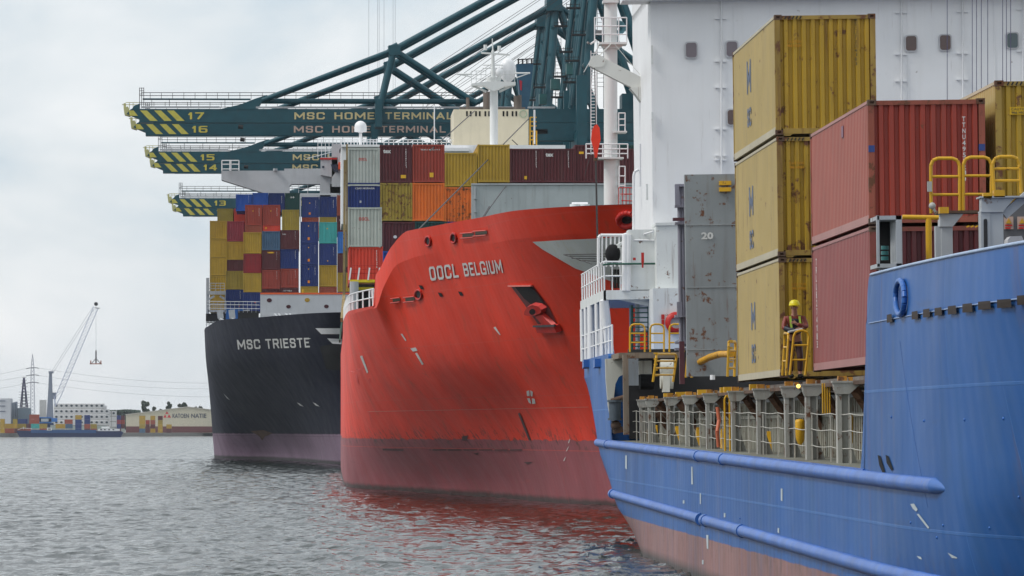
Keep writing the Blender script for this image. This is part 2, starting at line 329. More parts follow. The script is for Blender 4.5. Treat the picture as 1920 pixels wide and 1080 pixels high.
# ---------------------------------------------------------------- water, quay, far shore, air
def water():
    m, N, L, B = node_mat('harbour_water')
    B.inputs['Base Color'].default_value = (.020, .026, .022, 1); B.inputs['Roughness'].default_value = .10
    B.inputs['IOR'].default_value = 1.333; B.inputs['Specular IOR Level'].default_value = .5
    tc = N.new('ShaderNodeTexCoord'); mp = N.new('ShaderNodeMapping'); mp.inputs['Rotation'].default_value = (0, 0, .3); mp.inputs['Scale'].default_value = (1, .7, 1)
    L.new(tc.outputs['Object'], mp.inputs[0])
    b1 = N.new('ShaderNodeBump'); b1.inputs['Strength'].default_value = 1; b1.inputs['Distance'].default_value = .16
    L.new(noise(N, L, mp.outputs[0], .9, 3, .55), b1.inputs['Height'])
    b0 = N.new('ShaderNodeBump'); b0.inputs['Strength'].default_value = 1; b0.inputs['Distance'].default_value = .55
    L.new(noise(N, L, mp.outputs[0], .33, 2, .5), b0.inputs['Height']); L.new(b0.outputs[0], b1.inputs['Normal'])
    b2 = N.new('ShaderNodeBump'); b2.inputs['Strength'].default_value = 1; b2.inputs['Distance'].default_value = .045
    L.new(noise(N, L, mp.outputs[0], 4.2, 3, .6), b2.inputs['Height']); L.new(b1.outputs[0], b2.inputs['Normal'])
    # ripples too small or too far for the mesh tilt the surface by themselves
    acc = b2.outputs[0]
    for sc, k in ((.8, .38), (3.5, .26)):
        n_ = N.new('ShaderNodeTexNoise'); n_.inputs['Scale'].default_value = sc; n_.inputs['Detail'].default_value = 2; L.new(mp.outputs[0], n_.inputs['Vector'])
        s1 = N.new('ShaderNodeVectorMath'); s1.operation = 'SUBTRACT'; L.new(n_.outputs['Color'], s1.inputs[0]); s1.inputs[1].default_value = (.5,.5,.5)
        s2 = N.new('ShaderNodeVectorMath'); s2.operation = 'MULTIPLY'; L.new(s1.outputs[0], s2.inputs[0])
        # the mesh carries less and less of the chop past half a kilometre up the dock, the ripples take over
        sx = N.new('ShaderNodeSeparateXYZ'); L.new(tc.outputs['Object'], sx.inputs[0]); mr = N.new('ShaderNodeMapRange'); L.new(sx.outputs['Y'], mr.inputs[0])
        mr.inputs[1].default_value = 420; mr.inputs[2].default_value = 800; mr.inputs[3].default_value = k; mr.inputs[4].default_value = k*4.3
        cb = N.new('ShaderNodeCombineXYZ'); L.new(mr.outputs[0], cb.inputs[0]); L.new(mr.outputs[0], cb.inputs[1]); L.new(cb.outputs[0], s2.inputs[1])
        s3 = N.new('ShaderNodeVectorMath'); s3.operation = 'ADD'; L.new(acc, s3.inputs[0]); L.new(s2.outputs[0], s3.inputs[1])
        s4 = N.new('ShaderNodeVectorMath'); s4.operation = 'NORMALIZE'; L.new(s3.outputs[0], s4.inputs[0]); acc = s4.outputs[0]
    L.new(acc, B.inputs['Normal'])
    # rows of constant depth spreading with distance, so the chop is real geometry where it can be seen
    ds = [60.]
    while ds[-1] < 12500:
        d = ds[-1]; ds.append(d + (.30 if 120 < d < 260 else .45 if d < 450 else .8 if d < 700 else d*.0025 if d < 1500 else d*.02))
    ds = np.array(ds); t = np.linspace(-.085, .135, 230)
    t = np.concatenate([[-.9, -.3, -.12], t, [.3, .9]])
    Y, T = np.meshgrid(ds, t, indexing='ij'); X = T*Y
    r = np.random.RandomState(3); Z = np.zeros_like(X)
    for i in range(70):
        lam = .5*(6/.5)**r.rand(); k = 2*math.pi/lam
        th = rad(35)+r.randn()*.75; kx, ky = k*math.cos(th), k*math.sin(th)
        ph = r.rand()*6.28; a = .0062*lam**.55
        s_ = np.sin(X*kx+Y*ky+ph+.6*np.sin(X*kx*.31+Y*ky*.27+ph*2))
        res = np.gradient(Y, axis=0)
        w_ = np.clip((lam/res-2.2)/2, 0, 1)
        Z += a*w_*(1-np.abs(s_)**.8*1.0)*1.6
    Z -= Z.mean(); Z *= np.clip((1800-Y)/600, 0, 1)
    n, k = X.shape
    co = np.stack([X, Y, Z], -1).reshape(-1, 3).astype('f4')
    i = np.arange(n-1)[:, None]*k+np.arange(k-1)[None]
    q = np.stack([i, i+1, i+k+1, i+k], -1).reshape(-1, 4)
    me = bpy.data.meshes.new('water'); me.vertices.add(len(co)); me.vertices.foreach_set('co', co.ravel())
    me.loops.add(q.size); me.polygons.add(len(q)); me.loops.foreach_set('vertex_index', q.ravel().astype('i4'))
    me.polygons.foreach_set('loop_start', np.arange(0, q.size, 4, dtype='i4')); me.polygons.foreach_set('loop_total', np.full(len(q), 4, 'i4'))
    me.polygons.foreach_set('use_smooth', np.ones(len(q), bool)); me.update(); me.materials.append(m)
    o = bpy.data.objects.new('water', me); COL.objects.link(o); props(o, kind='structure')
    # the harbour behind the camera and to the sides
    mb = MB(); mb.add([(-12000,-3000,-.35),(12000,-3000,-.35),(12000,12500,-.35),(-12000,12500,-.35)], [(0,1,2,3)])
    o = mb.build('harbour_basin', m); props(o, kind='structure')
water()
concrete = paint('quay_concrete', (.25,.24,.22), .8, .2, .2, .5)
QS = 36.5
mb = MB(); mb.box((QS, -100, -4), (600, 2300, 2.6)); mb.box((QS+.02, -100, 2.6), (QS+.5, 2300, 2.85))
props(mb.build('quay', concrete), kind='structure')
def SD(px): return 2760+1.2*px                   # distance of the far quay wall along the picture
asph = plain('yard_ground', (.16,.15,.14), .9)
mb = MB()
pa, pb = W(0, 806, SD(0)), W(420, 806, SD(420)); dv = (pb-pa); pc = pa+dv*6; pa = pa-dv*2
mb.add([(pa.x,pa.y,-4),(pc.x,pc.y,-4),(pc.x,pc.y,2.2),(pa.x,pa.y,2.2),(pa.x-700,12400,2.2),(pc.x+900,12400,2.2)], [(0,1,2,3),(3,2,5,4)])
props(mb.build('far_quay', concrete), kind='structure')
mb = MB(); mb.add([(pa.x-6000,12300,1),(9000,12300,1),(9000,12450,26),(-9000,12450,22)], [(0,1,2,3)])
props(mb.build('distant_land', plain('far_woodland', (.05,.07,.04), .9)), kind='structure')
# ---------------------------------------------------------------- hull surfaces
def pchip(xs, ys, x):
    xs = np.array(xs, float); ys = np.array(ys, float); h = np.diff(xs); d = np.diff(ys)/h; n = len(xs); m = np.zeros(n)
    if n == 2: return np.interp(x, xs, ys)
    for i in range(1, n-1):
        if d[i-1]*d[i] > 0:
            a = 2*h[i]+h[i-1]; b = h[i]+2*h[i-1]; m[i] = (a+b)/(a/d[i-1]+b/d[i])
    m[0] = d[0]; m[-1] = d[-1]
    x = np.clip(x, xs[0], xs[-1]); k = np.clip(np.searchsorted(xs, x)-1, 0, n-2); t = (x-xs[k])/h[k]
    return (1+2*t)*(1-t)**2*ys[k]+t*(1-t)**2*h[k]*m[k]+t*t*(3-2*t)*ys[k+1]+t*t*(t-1)*h[k]*m[k+1]
def hull(name, mat, parent, center, levels, ztop, us, sub=4, crease=False):
    """levels: (zfun or z, [(D, s)...] with D rising from stem to stern). ztop(D) gives the sheer line. Both sides, capped by a deck."""
    G = []
    for z, pts in levels:
        D = [p[0] for p in pts]; s_ = [p[1] for p in pts]
        x = D[-1]-(D[-1]-D[0])*us
        G.append(np.stack([pchip(D, s_, x), x, (z(x) if callable(z) else np.full_like(x, z))], -1))
    G = np.array(G); K = len(G); kk = np.arange(K); fine = np.linspace(0, K-1, (K-1)*sub+1)
    H = np.zeros((len(fine), G.shape[1], 3))
    for j in range(G.shape[1]):
        K1 = K-1 if crease else K                # a knuckle stays sharp: only the plating below it is faired
        for c in range(3): H[:, j, c] = np.interp(fine, kk, G[:, j, c]) if c == 2 else np.where(fine <= K1-1, pchip(kk[:K1], G[:K1, j, c], np.minimum(fine, K1-1)), np.interp(fine, kk, G[:, j, c]))
    n, m_ = H.shape[:2]; mb = MB()
    # one smooth surface both sides: port grid then mirrored
    P = H.reshape(-1, 3).tolist(); Q = [[2*center-p[0], p[1], p[2]] for p in P]
    f1 = [(i*m_+j, i*m_+j+1, (i+1)*m_+j+1, (i+1)*m_+j) for i in range(n-1) for j in range(m_-1)]
    cut = (n-1-sub)*m_ if crease else 10**9
    for V_, rev in ((P, False), (Q, True)):
        for lo in (True, False):
            g = [f for f in f1 if (f[0] < cut) == lo]
            if g: mb.add(V_, [tuple(reversed(f)) for f in g] if rev else g, True)
    tp = [tuple(p) for p in H[-1]]; mr = [(2*center-p[0], p[1], p[2]) for p in tp]
    mb.add(tp+mr, [(j, m_+j, m_+j+1, j+1)[::-1] for j in range(m_-1)])
    ab = [tuple(H[i, 0]) for i in range(n)]; am = [(2*center-p[0], p[1], p[2]) for p in ab]
    mb.add(ab+am, [(i, i+1, n+i+1, n+i) for i in range(n-1)])
    o = mb.build(name, mat, parent)
    bv = BVHTree.FromPolygons([Vector(p) for p in P], f1)
    return o, bv, H
def rayhit(bv, px, py, off=.02, heeled=False):
    """where the sight line through a photo point meets the painted plating"""
    o = Vector((0,0,EH)); d = (W(px, py, 100)-o).normalized()
    if heeled:
        o2 = WB(VX, HY, 0.0); d2 = WB(px, py, 100)-o2; o = o2; d = d2.normalized()
    h, nrm, i, dist = bv.ray_cast(o, d, 5000)
    if h is None: return None
    if nrm.dot(d) > 0: nrm = -nrm
    return h+nrm*off
def paint_text(bv, t, o, ux, uy, name, mat, parent, off=.03, heeled=False, bold=.02):
    """letters painted on the plating; o, ux (end of the word) and uy (cap height) are photo points that fix its slope"""
    v, f, wd = text2d(t, bold); mb = MB(); vs = []
    for x, y in v:
        p = rayhit(bv, o[0]+ux[0]*x/wd+uy[0]*y, o[1]+ux[1]*x/wd+uy[1]*y, off, heeled)
        vs.append(p if p is not None else Vector((0,0,-50)))
    mb.add(vs, f); return mb.build(name, mat, parent)
def paint_poly(bv, poly, name, mat, parent, off=.02, heeled=False, cuts=3, mb=None):
    bm = bmesh.new(); vs = [bm.verts.new((x, y, 0)) for x, y in poly]; bm.faces.new(vs)
    bmesh.ops.triangulate(bm, faces=bm.faces)
    for _ in range(cuts):
        bmesh.ops.subdivide_edges(bm, edges=bm.edges, cuts=1, use_grid_fill=True); bmesh.ops.triangulate(bm, faces=bm.faces)
    bm.verts.index_update(); own = mb is None; mb = mb or MB()
    pts = [rayhit(bv, v.co.x, v.co.y, off, heeled) for v in bm.verts]
    ok = [p is not None for p in pts]
    fs = [[v.index for v in g.verts] for g in bm.faces if all(ok[v.index] for v in g.verts)]
    mb.add([p or Vector((0,0,-50)) for p in pts], fs); bm.free()
    return mb.build(name, mat, parent) if own else mb
ORD = ['first','second','third','fourth','fifth','sixth','seventh','eighth','ninth','tenth','eleventh','twelfth']
# ---------------------------------------------------------------- containers
CW = 2.438
_cm = {}
def cont_mesh(h, L_, style):
    k = (h, L_, style)
    if k in _cm: return _cm[k]
    mb = MB(); p = .11; y0 = 0
    for x in (0, CW-p): mb.box((x, 0, .0), (x+p, .14, h)); mb.box((x, L_-.14, 0), (x+p, L_, h))
    mb.box((p, .01, h-.13), (CW-p, .13, h-.01)); mb.box((p, .01, .02), (CW-p, .13, .16))
    mb.box((p, L_-.13, h-.13), (CW-p, L_-.01, h-.01)); mb.box((p, L_-.13, .02), (CW-p, L_-.01, .16))
    for x in (0, CW-.09): mb.box((x+.005, .14, h-.09), (x+.085, L_-.14, h-.01)); mb.box((x+.005, .14, .03), (x+.085, L_-.14, .17))
    if style == 'rib':
        pit = (CW-2*p)/9; zs = []
        for i in range(9):
            x = p+i*pit
            for dx, dy in ((0,.10),(.30,.10),(.42,.045),(.88,.045)): zs.append((x+dx*pit, dy))
        zs.append((CW-p, .10))
        v = [(x, y, z) for x, y in zs for z in (.14, h-.12)]
        mb.add(v, [(2*i, 2*i+2, 2*i+3, 2*i+1) for i in range(len(zs)-1)])
    else:
        mb.box((p+.02, .05, .15), (CW/2-.01, .1, h-.12)); mb.box((CW/2+.01, .05, .15), (CW-p-.02, .1, h-.12))
        for x in (.40, .86, CW-.86, CW-.40):
            mb.tube((x, .025, .1), (x, .025, h-.06), .022, 5)
        for z in (.5, h*.5, h-.5): mb.box((p+.02,.035,z),(CW/2-.03,.05,z+.04)); mb.box((CW/2+.03,.035,z),(CW-p-.02,.05,z+.04))
    # corrugated sides
    for sx in (0, 1):
        a = .045; n = int((L_-.28)/.55); zs = []
        for i in range(n):
            y = .14+i*(L_-.28)/n; q = (L_-.28)/n
            for dy, dx in ((0,.02),(.28,.02),(.4,.055),(.86,.055)): zs.append((dx, y+dy*q))
        zs.append((.02, L_-.14))
        v = [((x if sx == 0 else CW-x), y, z) for x, y in zs for z in (.16, h-.08)]
        fc = [(2*i, 2*i+1, 2*i+3, 2*i+2) for i in range(len(zs)-1)]
        mb.add(v, fc if sx == 0 else [f[::-1] for f in fc])
    mb.add([(.04,.1,h-.04),(CW-.04,.1,h-.04),(CW-.04,L_-.1,h-.04),(.04,L_-.1,h-.04)], [(0,1,2,3)])
    mb.add([(.04,.1,.1),(CW-.04,.1,.1),(CW-.04,L_-.1,.1),(.04,L_-.1,.1)], [(3,2,1,0)])
    mb.add([(.08,L_-.08,.14),(CW-.08,L_-.08,.14),(CW-.08,L_-.08,h-.1),(.08,L_-.08,h-.1)], [(3,2,1,0)])
    for x in (-.004, CW-.174):
        for y in (-.008, L_-.17):
            for z in (-.002, h-.116): mb.box((x, y, z), (x+.178, y+.178, z+.118))
    o = mb.build('tmp', white); me = o.data; bpy.data.objects.remove(o); _cm[k] = me; return me
def container(p, h, c, label, group, rust=.25, style='rib', L_=12.19, heeled=False):
    me = cont_mesh(h, L_, style)
    o = bpy.data.objects.new('shipping_container', me); COL.objects.link(o)
    o.material_slots[0].link = 'OBJECT'; o.material_slots[0].material = cmat(c, rust)
    ORG[o.name] = Vector(p); place(o, p, heeled); props(o, label, 'container', group)
    return o
NM = dict(crimson='crimson', scarlet='bright orange red', maroon='dark maroon', brightblue='bright blue', olive='mustard yellow', slate='grey blue', navy='navy blue')
def cname(c): return NM.get(c, c)
CD = {'yellow': (.75,.62,.1)}
def mark(o, words, x, z, h, mat=None, wid=None, name='lettering', bold=.02):
    """writing across the end wall, in the container's own metres (x right, z up from its foot)"""
    p = ORG[o.name]; mb = MB(); mb.text(words, (p.x+x, p.y+.038, p.z+z), (1,0,0), (0,0,1), h, wid, bold)
    return mb.build(name, mat or lett, o)
def idcol(o, words, x, ztop, h=.14, mat=None, d=.038):
    """identification number running down the end wall"""
    p = ORG[o.name]; mb = MB()
    for i, ch in enumerate(words):
        if ch != ' ': mb.text(ch, (p.x+x, p.y+d, p.z+ztop-i*h*1.25), (1,0,0), (0,0,1), h, h*.7)
    return mb.build('identification_number', mat or lett, o)
def sticker(o, x, z, w_, h, mat, name='sticker'):
    p = ORG[o.name]; mb = MB(); mb.box((p.x+x, p.y+.03, p.z+z), (p.x+x+w_, p.y+.042, p.z+z+h)); return mb.build(name, mat, o)
# ================================================================ black container ship
K = thing('container_ship', 'black hulled container ship furthest away, with name in white letters and a purple boot top', 'ship', (6, 640, 0))
bhm = hull_mat('black_hull_paint', (.002,.003,.017), (.19,.13,.18), 3.5, .50, (.012,.014,.03), .10, (16, 3.2), (.018,.018,.028), .3, .12, .10, None, .06)
us = np.unique(np.concatenate([np.linspace(0, .55, 8), np.linspace(.55, .97, 46), np.linspace(.97, 1, 12)]))
def kz(D): return pchip([552, 575, 602, 639, 660, 1000], [17.0, 17.3, 17.5, 17.9, 17.6, 17.6], D)
KL = [(-5, [(585,6),(610,1.5),(640,-1.5),(684,-7.3),(715,-12.5),(745,-14.6),(1000,-15)]),
      (0, [(570,6),(587,2.8),(637,-1.36),(684,-6.7),(709,-12.9),(735,-14.7),(1000,-15.2)]),
      (4, [(566,6),(583,2.4),(630,-2.6),(676,-8.2),(702,-13.3),(730,-14.9),(1000,-15.3)]),
      (9, [(563,6),(578,1.6),(618,-4.6),(662,-10.7),(693,-14.0),(722,-15.1),(1000,-15.3)]),
      (14, [(557,6),(568,1.4),(600,-5.0),(645,-12.0),(682,-14.8),(712,-15.3),(1000,-15.4)]),
      (kz, [(550,6),(560,1.6),(575,-1.6),(602,-6.9),(639,-12.4),(675,-14.8),(705,-15.35),(1000,-15.4)])]
KH, Kbv, _ = hull('hull', bhm, K, 6, KL, None, us)
paint_text(Kbv, 'MSC TRIESTE', (447, 655), (135, -4), (-2.2, -18), 'ship_name', lett, K, .05, bold=.045)
mb = MB()
paint_poly(Kbv, [(592,615),(641,615),(641,626),(603,626)], '', None, None, .05, mb=mb)
paint_poly(Kbv, [(614,634),(641,635),(641,645),(624,644)], '', None, None, .05, mb=mb)
mb.build('bow_stripe', white, K)
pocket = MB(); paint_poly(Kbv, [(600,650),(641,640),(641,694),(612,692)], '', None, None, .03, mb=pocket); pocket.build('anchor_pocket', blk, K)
rustp = paint('anchor_rust', (.30,.19,.10), .8, .3, .5, .2)
a0 = W(610, 684, 590)
mb = MB(); mb.beam(W(600,652,588), W(608,678,586), .5, .5); mb.beam(W(602,682,585), W(619,678,585), .7, .6); mb.beam(W(604,690,585), W(618,690,585), .5, .35); mb.build('anchor', rustp, K)
mb = MB()
for q in ([(557,754),(562,756),(570,762),(563,760)], [(587,754),(592,756),(600,762),(593,760)], [(419,737),(424,742),(432,750),(426,746)], [(579,633.5),(583,634),(583,635),(579,635)]):
    paint_poly(Kbv, q, '', None, None, .05, cuts=1, mb=mb)
mb.build('draft_mark', lett, K)
mb = MB(); paint_poly(Kbv, [(470,808),(494,806),(512,812),(497,818),(492,826),(486,817)], '', None, None, .04, mb=mb); mb.build('rust_patch', rusty, K)
# white breakwater on the foredeck with round holes
kg = paint('breakwater_paint', (.50,.52,.54), .5, .05, .1, .1)
mb = MB(); D = 640
a, b, c, d_, e_ = W(488,552,D), W(800,553,D), W(800,600,D), W(488,604,D), W(484,600,D)
mb.prism([(a.x,a.z),(b.x,b.z),(c.x,c.z),(d_.x,d_.z)], D, D+.3); bw = mb.build('breakwater', kg, K)
mb = MB(); mb.box((a.x, D-.05, a.z), (b.x, D+.4, a.z+.22)); mb.build('edge_strip', plain('orange_edge', (.75,.12,.03)), bw)
om = plain('opening_maroon', (.06,.012,.02))
for px, py, r in ((505,563,.33),(541,575,.30),(612,574.5,.30)): c = W(px, py, D); mb = MB(); mb.disc((c.x,c.z), r, D-.03, D-.01, 16, r*.8); mb.build('round_opening', om, bw)
mb = MB(); c = W(576,562.5,D); mb.disc((c.x,c.z), .33, D-.03, D-.01, 16, .27); mb.build('round_opening', cmat('yellow'), bw)
# deck edge: roller brackets and rails
D = 655
for px in (412, 434, 462):
    mb = MB()
    mb.beam(W(px,581,D), W(px+2,597,D), .8, .6); mb.beam(W(px,597,D), W(px+13,607,D-2), .35, .3); mb.build('roller_bracket', greyL, K)
for px in (515,522,536,543): mb = MB(); mb.beam(W(px,589,620), W(px+9,600,616), .22, .2); mb.build('roller_bracket', greyL, K)
mb = MB()
for y in (565,571,578): mb.tube(W(388,y,652), W(487,y+1,640), .045, 5)
for x in range(392, 488, 8): mb.tube(W(x,565,650), W(x,586,650), .04, 4)
for y in (587,590,593): mb.tube(W(487,y,640), W(560,y+1,615), .03, 4)
for y in (604,609,614): mb.tube(W(386,y,676), W(405,y,668), .05, 5)
for x in (387,393,399,404): mb.tube(W(x,602,674), W(x,618,674), .05, 4)
mb.build('deck_railing', wireL, K)
# lashing bridge at the ship's side
mb = MB(); D = 712
for x0 in (388, 391, 423): mb.beam(W(x0,521 if x0 < 400 else 548,D), W(x0,588,D), .22, .3)
mb.beam(W(387,549,D), W(424,549,D), .5, .5, ); mb.beam(W(390,583,D), W(423,583,D), .3, .3)
mb.beam(W(392,561,D), W(402,555,D), .35, .3); mb.beam(W(422,561,D), W(412,555,D), .35, .3)
for y in (531,536,541): mb.tube(W(388,y,D), W(421,y,D), .06, 4)
for y in (569,574,578): mb.tube(W(388,y,D), W(421,y,D), .05, 4)
for x in (395,404,413,421): mb.tube(W(x,531,D), W(x,548,D), .05, 4); mb.tube(W(x,568,D), W(x,583,D), .05, 4)
mb.build('lashing_bridge', greyL, K)
mb = MB(); mb.box(W(386,588,D), W(470,604,D)+Vector((0,8,0))); mb.box(tuple(W(446,583,650)), tuple(W(485,600,650)+Vector((0,2,0)))); mb.build('deck_machinery', dark, K)
# bridge with its wing over the cargo
D = 800
mb = MB()
P = [(415,320),(533,320),(533,316),(602,316),(602,318),(650,318),(650,362),(619,362),(619,345),(547,345),(543,349),(543,372),(508,372),(495,362),(418,338),(415,337)]
mb.prism([(W(x,y,D).x, W(x,y,D).z) for x, y in P][::-1], D, D+4)
mb.box(W(600,385,D), W(650,345,D)+Vector((0,4,0))); mb.box(W(543,372,D), W(620,363.5,D)+Vector((0,4,0)))
P = [(601,295),(633,295),(633,318),(622,332),(601,328)]
mb.prism([(W(x,y,D-1).x, W(x,y,D-1).z) for x, y in P][::-1], D-1, D)
mb.box(W(622,270,D-1), W(640,350,D-1)+Vector((0,1,0)))
brk = mb.build('bridge_wing', kg, K)
mb = MB(); mb.box(W(600,299,D-1.2), W(632,296,D-1.2)+Vector((0,.4,0))); mb.build('trim', redP, brk)
mb = MB(); mb.box(W(604,315,D-1.1), W(608,311,D-1.1)+Vector((0,.05,0))); mb.prism([(W(x,y,D).x, W(x,y,D).z) for x, y in ((620,309),(634,309),(634,324),(626,322))][::-1], D-1.15, D-1.05); mb.build('window', plain('bridge_glass', (.03,.04,.07), .2), brk)
mb = MB()
for y in (301,308,317): mb.tube(W(416,y,D-.5), W(448,y,D-.5), .09, 5)
for x in (416,431,433,448): mb.tube(W(x,301,D-.5), W(x,320,D-.5), .1, 5)
for y in (262,268,275): mb.tube(W(596,y,D+2), W(640,y,D+2), .06, 4)
for x in range(596,641,7): mb.tube(W(x,262,D+2), W(x,296,D+2), .07, 4)
mb.tube(W(576,297,D+1), W(634,282,D+1), .08, 4)
for y in (353,366): mb.tube(W(545,y,D+.5), W(620,y,D+.5), .06, 4)
for x in (560,577,600): mb.tube(W(x,345,D+.5), W(x,366,D+.5), .05, 4)
mb.build('wing_railing', white, K)
mb = MB(); mb.box(W(634.5,317,D-5), W(648,304,D-5)+Vector((0,4,0))); mb.build('rescue_boat_shelter', plain('signal_orange', (.85,.09,.02)), K)
mb = MB(); mb.ball(W(643,283,D-4), .62, 10, 7); mb.build('searchlight', dark, K)
mb = MB(); mb.tube(W(516,320,D-.3), W(516,316,D-.3), .35, 8); mb.build('bollard', greyL, K)
# ---- its cargo. Zoomed photo coordinates (x 3.857 from 370,340)
def zc(x): return 370+x/3.857
def zy(y): return 340+y/3.857
BK = 'containers stacked on the black ship'
def column(D, xz, tops, where, extra=0):
    """tops: (zoomed top row, height, colour) downwards"""
    last = None
    for i, (yz, h, c) in enumerate(tops):
        k = F/D; px = zc(xz); zt = EH+(HY-zy(yz))/k
        if last is not None: zt = last-.03
        n = sum(1 for q in tops[:i+1] if q[2] == c); m_ = sum(1 for q in tops if q[2] == c)
        lab = f"{(ORD[n-1]+' ') if m_ > 1 else ''}{cname(c)} container{' down' if m_ > 1 else ''}, {where}, black ship"
        o = container(((px-VX)/k, D, zt-h), h, c, lab, BK, .06, 'door' if (i+int(xz)) % 3 else 'rib')
        last = zt-h; yield o
H, T = 2.896, 2.591
def lst(*a): return list(column(*a))
n1_ = lst(680, 333, [(368,H,'yellow'),(506,T,'crimson'),(650,T,'yellow'),(785,T,'navy')], 'front stack two left of the slate container')
n2_ = lst(680, 468, [(360,T,'slate'),(497,T,'maroon'),(637,T,'red'),(778,T,'maroon')], 'front stack topped by grey blue')
n3_ = lst(680, 602, [(352,T,'maroon'),(493,T,'navy'),(637,T,'red'),(778,T,'maroon')], 'front stack right of the grey blue one')
n4_ = lst(680, 745, [(292,H,'navy'),(450,H,'navy'),(604,H,'navy'),(762,T,'yellow')], 'front stack left of the teal container')
n5_ = lst(680, 880, [(295,H,'teal'),(452,H,'navy'),(604,H,'yellow'),(762,T,'brick')], 'front stack topped by teal')
n6_ = lst(680, 1015, [(365,H,'brightblue'),(525,T,'maroon'),(625,T,'yellow'),(762,T,'navy')], 'front stack rightmost beside the red ship')
l0_ = lst(716, 90, [(285,T,'yellow'),(418,T,'yellow'),(550,T,'yellow'),(685,T,'yellow'),(800,T,'yellow')], 'outermost stack at the left rail')
l1_ = lst(716, 216, [(288,H,'pink'),(415,T,'yellow'),(540,T,'maroon')], 'second stack from the left rail')
l2_ = lst(700, 206, [(648,T,'olive'),(785,T,'navy'),(880,T,'brightblue')], 'low front stack over the left railing')
m1_ = lst(712, 345, [(170,H,'red'),(322,T,'brick')], 'rear row left of its twin reds')
m2_ = lst(712, 474, [(170,H,'red'),(322,T,'scarlet')], 'rear row behind the grey blue stack')
m3_ = lst(712, 612, [(205,H,'olive'),(352,T,'brick')], 'rear row below the green container')
m4_ = lst(712, 755, [(113,H,'navy'),(252,H,'brick')], 'rear row above the left navy stack')
m5_ = lst(712, 882, [(110,H,'navy'),(247,H,'olive')], 'rear row above the teal container')
m6_ = lst(712, 1010, [(100,H,'brick'),(243,T,'maroon')], 'rear row rightmost below the bridge')
f0_ = lst(783, 145, [(197,T,'olive'),(300,T,'brick')], 'far row at the left end')
f1_ = lst(783, 265, [(197,T,'scarlet'),(300,T,'navy')], 'far row next to the left end')
f2_ = lst(770, 278, [(93,T,'blue')], 'topmost far row leftmost')
f3_ = lst(770, 398, [(83,T,'blue')], 'topmost far row second from left')
f4_ = lst(770, 516, [(84,H,'navy')], 'topmost far row left of the green one')
f5_ = lst(770, 634, [(84,H,'green')], 'topmost far row')
mark(n3_[0], 'tex', .25, 1.95, .26); mark(m6_[1], 'tex', .35, 1.9, .26); mark(n3_[3], 'GEORGIA', .35, 2.1, .2, bold=.04)
mark(f5_[0], '◆◆', .75, 2.1, .25)
ystk = plain('yellow_sticker', (.75,.42,.02)); orng = plain('orange_sticker', (.8,.25,.02))
for o in (n4_[0], n4_[1], n4_[2]): sticker(o, 1.0, .42, .28, .36, orng); sticker(o, 1.05, 2.25, .14, .14, ystk); idcol(o, 'TRLU702', 1.95, 2.5, .13)
for o in (n5_[0], m4_[0], m1_[0], m2_[0]): sticker(o, 1.05, 1.95, .16, .14, ystk)
sticker(n2_[1], .75, 2.2, .9, .2, ystk); sticker(m2_[1], .3, 2.1, .25, .25, ystk); sticker(n4_[3], .2, 1.7, .3, .5, ystk); sticker(m4_[0], 1.0, .4, .26, .3, orng)
sticker(n5_[1], 1.1, .5, .14, .14, ystk); sticker(l2_[1], 1.8, .2, .15, .15, redP); sticker(n1_[3], 1.5, 1.15, .22, .18, redP)
for o in (n2_[1], n2_[2], n3_[0], n3_[1], n3_[2], n5_[1], m1_[0], m2_[0], m4_[0], m5_[0], f2_[0], f4_[0], l2_[1]): idcol(o, 'MEDU314', 1.95, 2.3, .13)
mb = MB()                                                  # white framed open rack round two navy boxes
D = 711
for x in (745, ): mb.beam(W(zc(x),zy(92),D), W(zc(x),zy(292),D), .16, .2)
mb.beam(W(zc(745),zy(93),D), W(zc(1005),zy(93),D), .16, .25)
top(mb.build('flat_rack', kg, org=W(563.2,415.7,D)), 'white steel frame standing round two navy containers on the black ship', 'frame')
# ================================================================ red container ship
R = thing('container_ship', 'red hulled container ship in the middle, its flared bow towards the blue ship', 'ship', (18, 300, 0))
rhm = hull_mat('red_hull_paint', (.74,.040,.010), (.28,.066,.078), 3.45, .44, (.34,.016,.008), .12, (13, 2.9), (.66,.08,.05), .9, .22, .26, (.34,.012,.008))
def rz(D): return pchip([230,238,250,268,277,282,286,288.2,288.6,300,330,560], [14.6,14.7,14.9,15,15,14.3,13.2,12.7,11.15,11.2,11.4,11.4], D)
def rk(D): return pchip([230,242,258,272,281,285,288.3,300,560], [13.45,13.5,13.6,13.6,13.3,12.2,11.0,11.0,11.2], D)
RL = [(-5, [(252,18),(262,15.6),(300,10.5),(324,6.8),(348,3.4),(362,2.1),(380,2.15),(490,2.55)]),
      (0, [(246,18),(257,15.3),(297,9.8),(321,6),(345,2.4),(362,2.1),(380,2.15),(490,2.55)]),
      (4, [(243.5,18),(255,14.7),(275,11.1),(298,6.9),(322,3.4),(345,2.0),(362,1.97),(380,2.15),(490,2.55)]),
      (8, [(241,18),(251,13.6),(264,10.4),(281,6.7),(298,4.05),(318,2.35),(343,1.97),(380,2.15),(490,2.55)]),
      (rk, [(236.8,18),(239.2,15.2),(242.2,13.0),(245.8,11.6),(252,10),(260,8.85),(269,7.15),(277.5,5.35),(288.4,3.5),(308,2.1),(340,1.95),(380,2.15),(490,2.55)]),
      (rz, [(235,18),(237.6,15.2),(240.5,12.85),(244,11.4),(250.5,9.7),(258.6,8.6),(268,6.9),(277,5.16),(288.4,3.45),(308,2.05),(340,1.95),(380,2.15),(490,2.55)])]
us = np.unique(np.concatenate([np.linspace(0, .4, 8), np.linspace(.4, .778, 28), np.linspace(.778, .812, 34), np.linspace(.812, .98, 60), np.linspace(.98, 1, 14)]))
